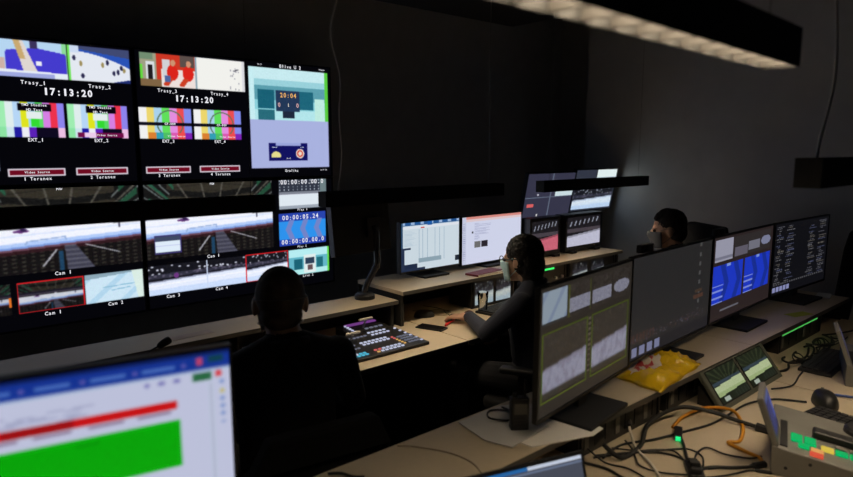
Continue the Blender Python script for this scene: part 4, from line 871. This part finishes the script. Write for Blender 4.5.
for x, lb in ((2.085, 'small black webcam on top of the dark grey empty monitor'), (2.75, 'small black webcam on top of the blue chevron monitor')):
    y = 1.168+(x-2.20)*.045; t = thing('webcam', lb, 'webcam', (x, y, 1.3335)); MB().box(-.045, .045, 0, .022, 0, .03).build('body', BLACK, t, bevel=.004); MB().lathe([(.010, 0), (.010, .003)], 12, (0, 0, .016), Matrix.Rotation(PI/2, 4, 'X')).build('lens', DARKMET, t)
# cables on the near worktop
Z0 = .756
ORG = mat('cable_orange', (.62, .26, .01), .5); WHC = mat('cable_white', (.62, .58, .50), .5)
cable('thick black cable arching over the worktop beside the orange cable', [(1.62, 1.02, .80), (1.66, .98, Z0+.002), (1.78, .985, Z0+.002), (1.92, 1.035, Z0+.02), (2.10, 1.02, Z0+.03), (2.17, .94, Z0+.02), (2.19, .87, Z0+.01), (2.20, .78, Z0+.004)], .0075, plugs=(1,))
cable('orange cable looping across the worktop', [(1.99, .985, Z0), (2.10, 1.00, Z0+.004), (2.22, .975, Z0+.01), (2.26, .90, Z0+.012), (2.18, .83, Z0), (2.06, .79, Z0), (2.02, .81, Z0), (2.00, .76, Z0), (1.985, .70, Z0), (1.95, .68, Z0)], .0058, ORG)
cable('black lead with green glowing plug beside the orange cable', [(1.985, .975, Z0+.004), (1.955, .95, Z0+.004), (1.91, .91, Z0), (1.85, .87, Z0), (1.79, .83, Z0), (1.76, .80, Z0)], .005)
t = thing('inline_connector', 'black inline connector with green light on the worktop', 'connector', (1.95, .945, .7505), math.radians(-64)); MB().box(-.013, .013, -.04, .04, 0, .02).build('body', BLACK, t, bevel=.004); MB().box(-.008, .008, -.047, -.040, .004, .016).build('light', lit('led_green', (.02, .9, .25), 1.0), t)
cable('white cable with pale plug running out of the patch unit', [(1.84, 1.065, .785), (1.80, 1.03, .770), (1.755, .985, Z0), (1.70, .905, Z0), (1.64, .84, Z0), (1.58, .78, Z0)], .0048, WHC, plugs=(0,))
cable('thin black cable running along the patch unit to the preview unit', [(1.62, 1.02, Z0), (1.74, 1.03, Z0), (1.86, .98, Z0), (2.00, .94, Z0), (2.12, .91, Z0), (2.26, .905, Z0), (2.40, .90, Z0), (2.52, .85, Z0), (2.58, .76, Z0)], .0038)
cable('thin black cable drooping from the patch unit corner', [(1.58, 1.05, .79), (1.60, 1.00, Z0), (1.62, .93, Z0), (1.60, .85, Z0), (1.57, .80, Z0), (1.50, .74, Z0)], .003)
cable('black cable curling towards the black plug cluster', [(1.60, 1.04, Z0), (1.70, .99, Z0), (1.78, .93, Z0), (1.80, .86, Z0), (1.76, .79, Z0), (1.70, .74, Z0)], .0035)
cable('long black cable sweeping under the white cable', [(1.55, 1.04, Z0), (1.57, .97, Z0), (1.56, .90, Z0), (1.60, .83, Z0), (1.66, .76, Z0), (1.72, .70, Z0)], .0045)
cable('black cable with plug running to the green button controller', [(1.76, .80, Z0), (1.82, .77, Z0), (1.86, .73, Z0), (1.90, .70, Z0), (1.93, .685, Z0)], .005, plugs=(1,))
cable('thin cable bowing between plug cluster and orange cable', [(1.78, .81, Z0), (1.86, .84, Z0), (1.93, .84, Z0), (1.93, .78, Z0), (1.96, .72, Z0), (2.0, .70, Z0)], .003)
t = thing('plug_cluster', 'cluster of black power plugs lying among the cables', 'power strip', (1.755, .795, .7505), math.radians(35))
MB().box(-.05, .05, -.024, .024, 0, .016).build('strip', BLACK, t, bevel=.004)
for x, h_ in ((-.03, .014), (.0, .02), (.03, .012)): MB().box(x-.010, x+.010, -.014, .014, .016, .016+h_).build('plug', MATTE, t, bevel=.003)
for k in range(8):
    lab = ['thick', 'thin', 'looping', 'curling', 'slack', 'long', 'short', 'knotted'][k]; x = 2.95+.055*k; ph = random.uniform(0, 6); rx, ry, dr = random.uniform(.05, .12), random.uniform(.02, .05), random.uniform(.012, .03)
    pts = [(x+dr*j+rx*math.cos(ph+j*.42), .948+.014*math.sin(k*2.1)+ry*math.sin(ph+j*.42+.6*math.sin(j*.2)), Z0+.003*(k % 4)+.008*(1+math.sin(j*.35+k))) for j in range(14+3*(k % 4))]
    cable('%s black cable in the tangle below the green lit rack' % lab, pts, .0030+.0016*(k % 2), RUBBER, 6)
for lab, q in (('thin black cable making a narrow loop beside the white cable', [(1.78, 1.04), (1.745, .995), (1.70, .955), (1.665, .92), (1.67, .865), (1.71, .81), (1.75, .77)]),
               ('thin black cable lying straight across under the thick arch', [(1.62, 1.045), (1.72, .985), (1.79, .945), (1.83, .90), (1.80, .85), (1.78, .815)]),
               ('fine black wire bowing towards the inline connector', [(1.70, 1.04), (1.76, .96), (1.85, .90), (1.88, .865), (1.86, .82), (1.80, .79)]),
               ('black lead lying parallel to the controller lead', [(1.80, .775), (1.85, .745), (1.89, .715), (1.925, .69)]),
               ('black lead with a lump lying nearest the power plugs', [(1.71, .78), (1.77, .74), (1.83, .71), (1.885, .69), (1.905, .665)])):
    cable(lab, [(x, y, Z0-.001) for x, y in q], .0028, RUBBER, 6, plugs=(1,) if 'lump' in lab or 'parallel' in lab else ())
cable('thin black cable crossing the desk joint before the dual screens', [(2.62, .90, Z0), (2.72, .86, Z0), (2.86, .88, Z0), (2.98, .90, Z0), (3.10, .96, Z0)], .0032)
cable('black cable running from the dual screens to the far keyboard', [(2.80, .97, Z0+.002), (2.92, .945, Z0), (3.02, .97, Z0), (3.16, .95, Z0), (3.32, .99, Z0)], .005)
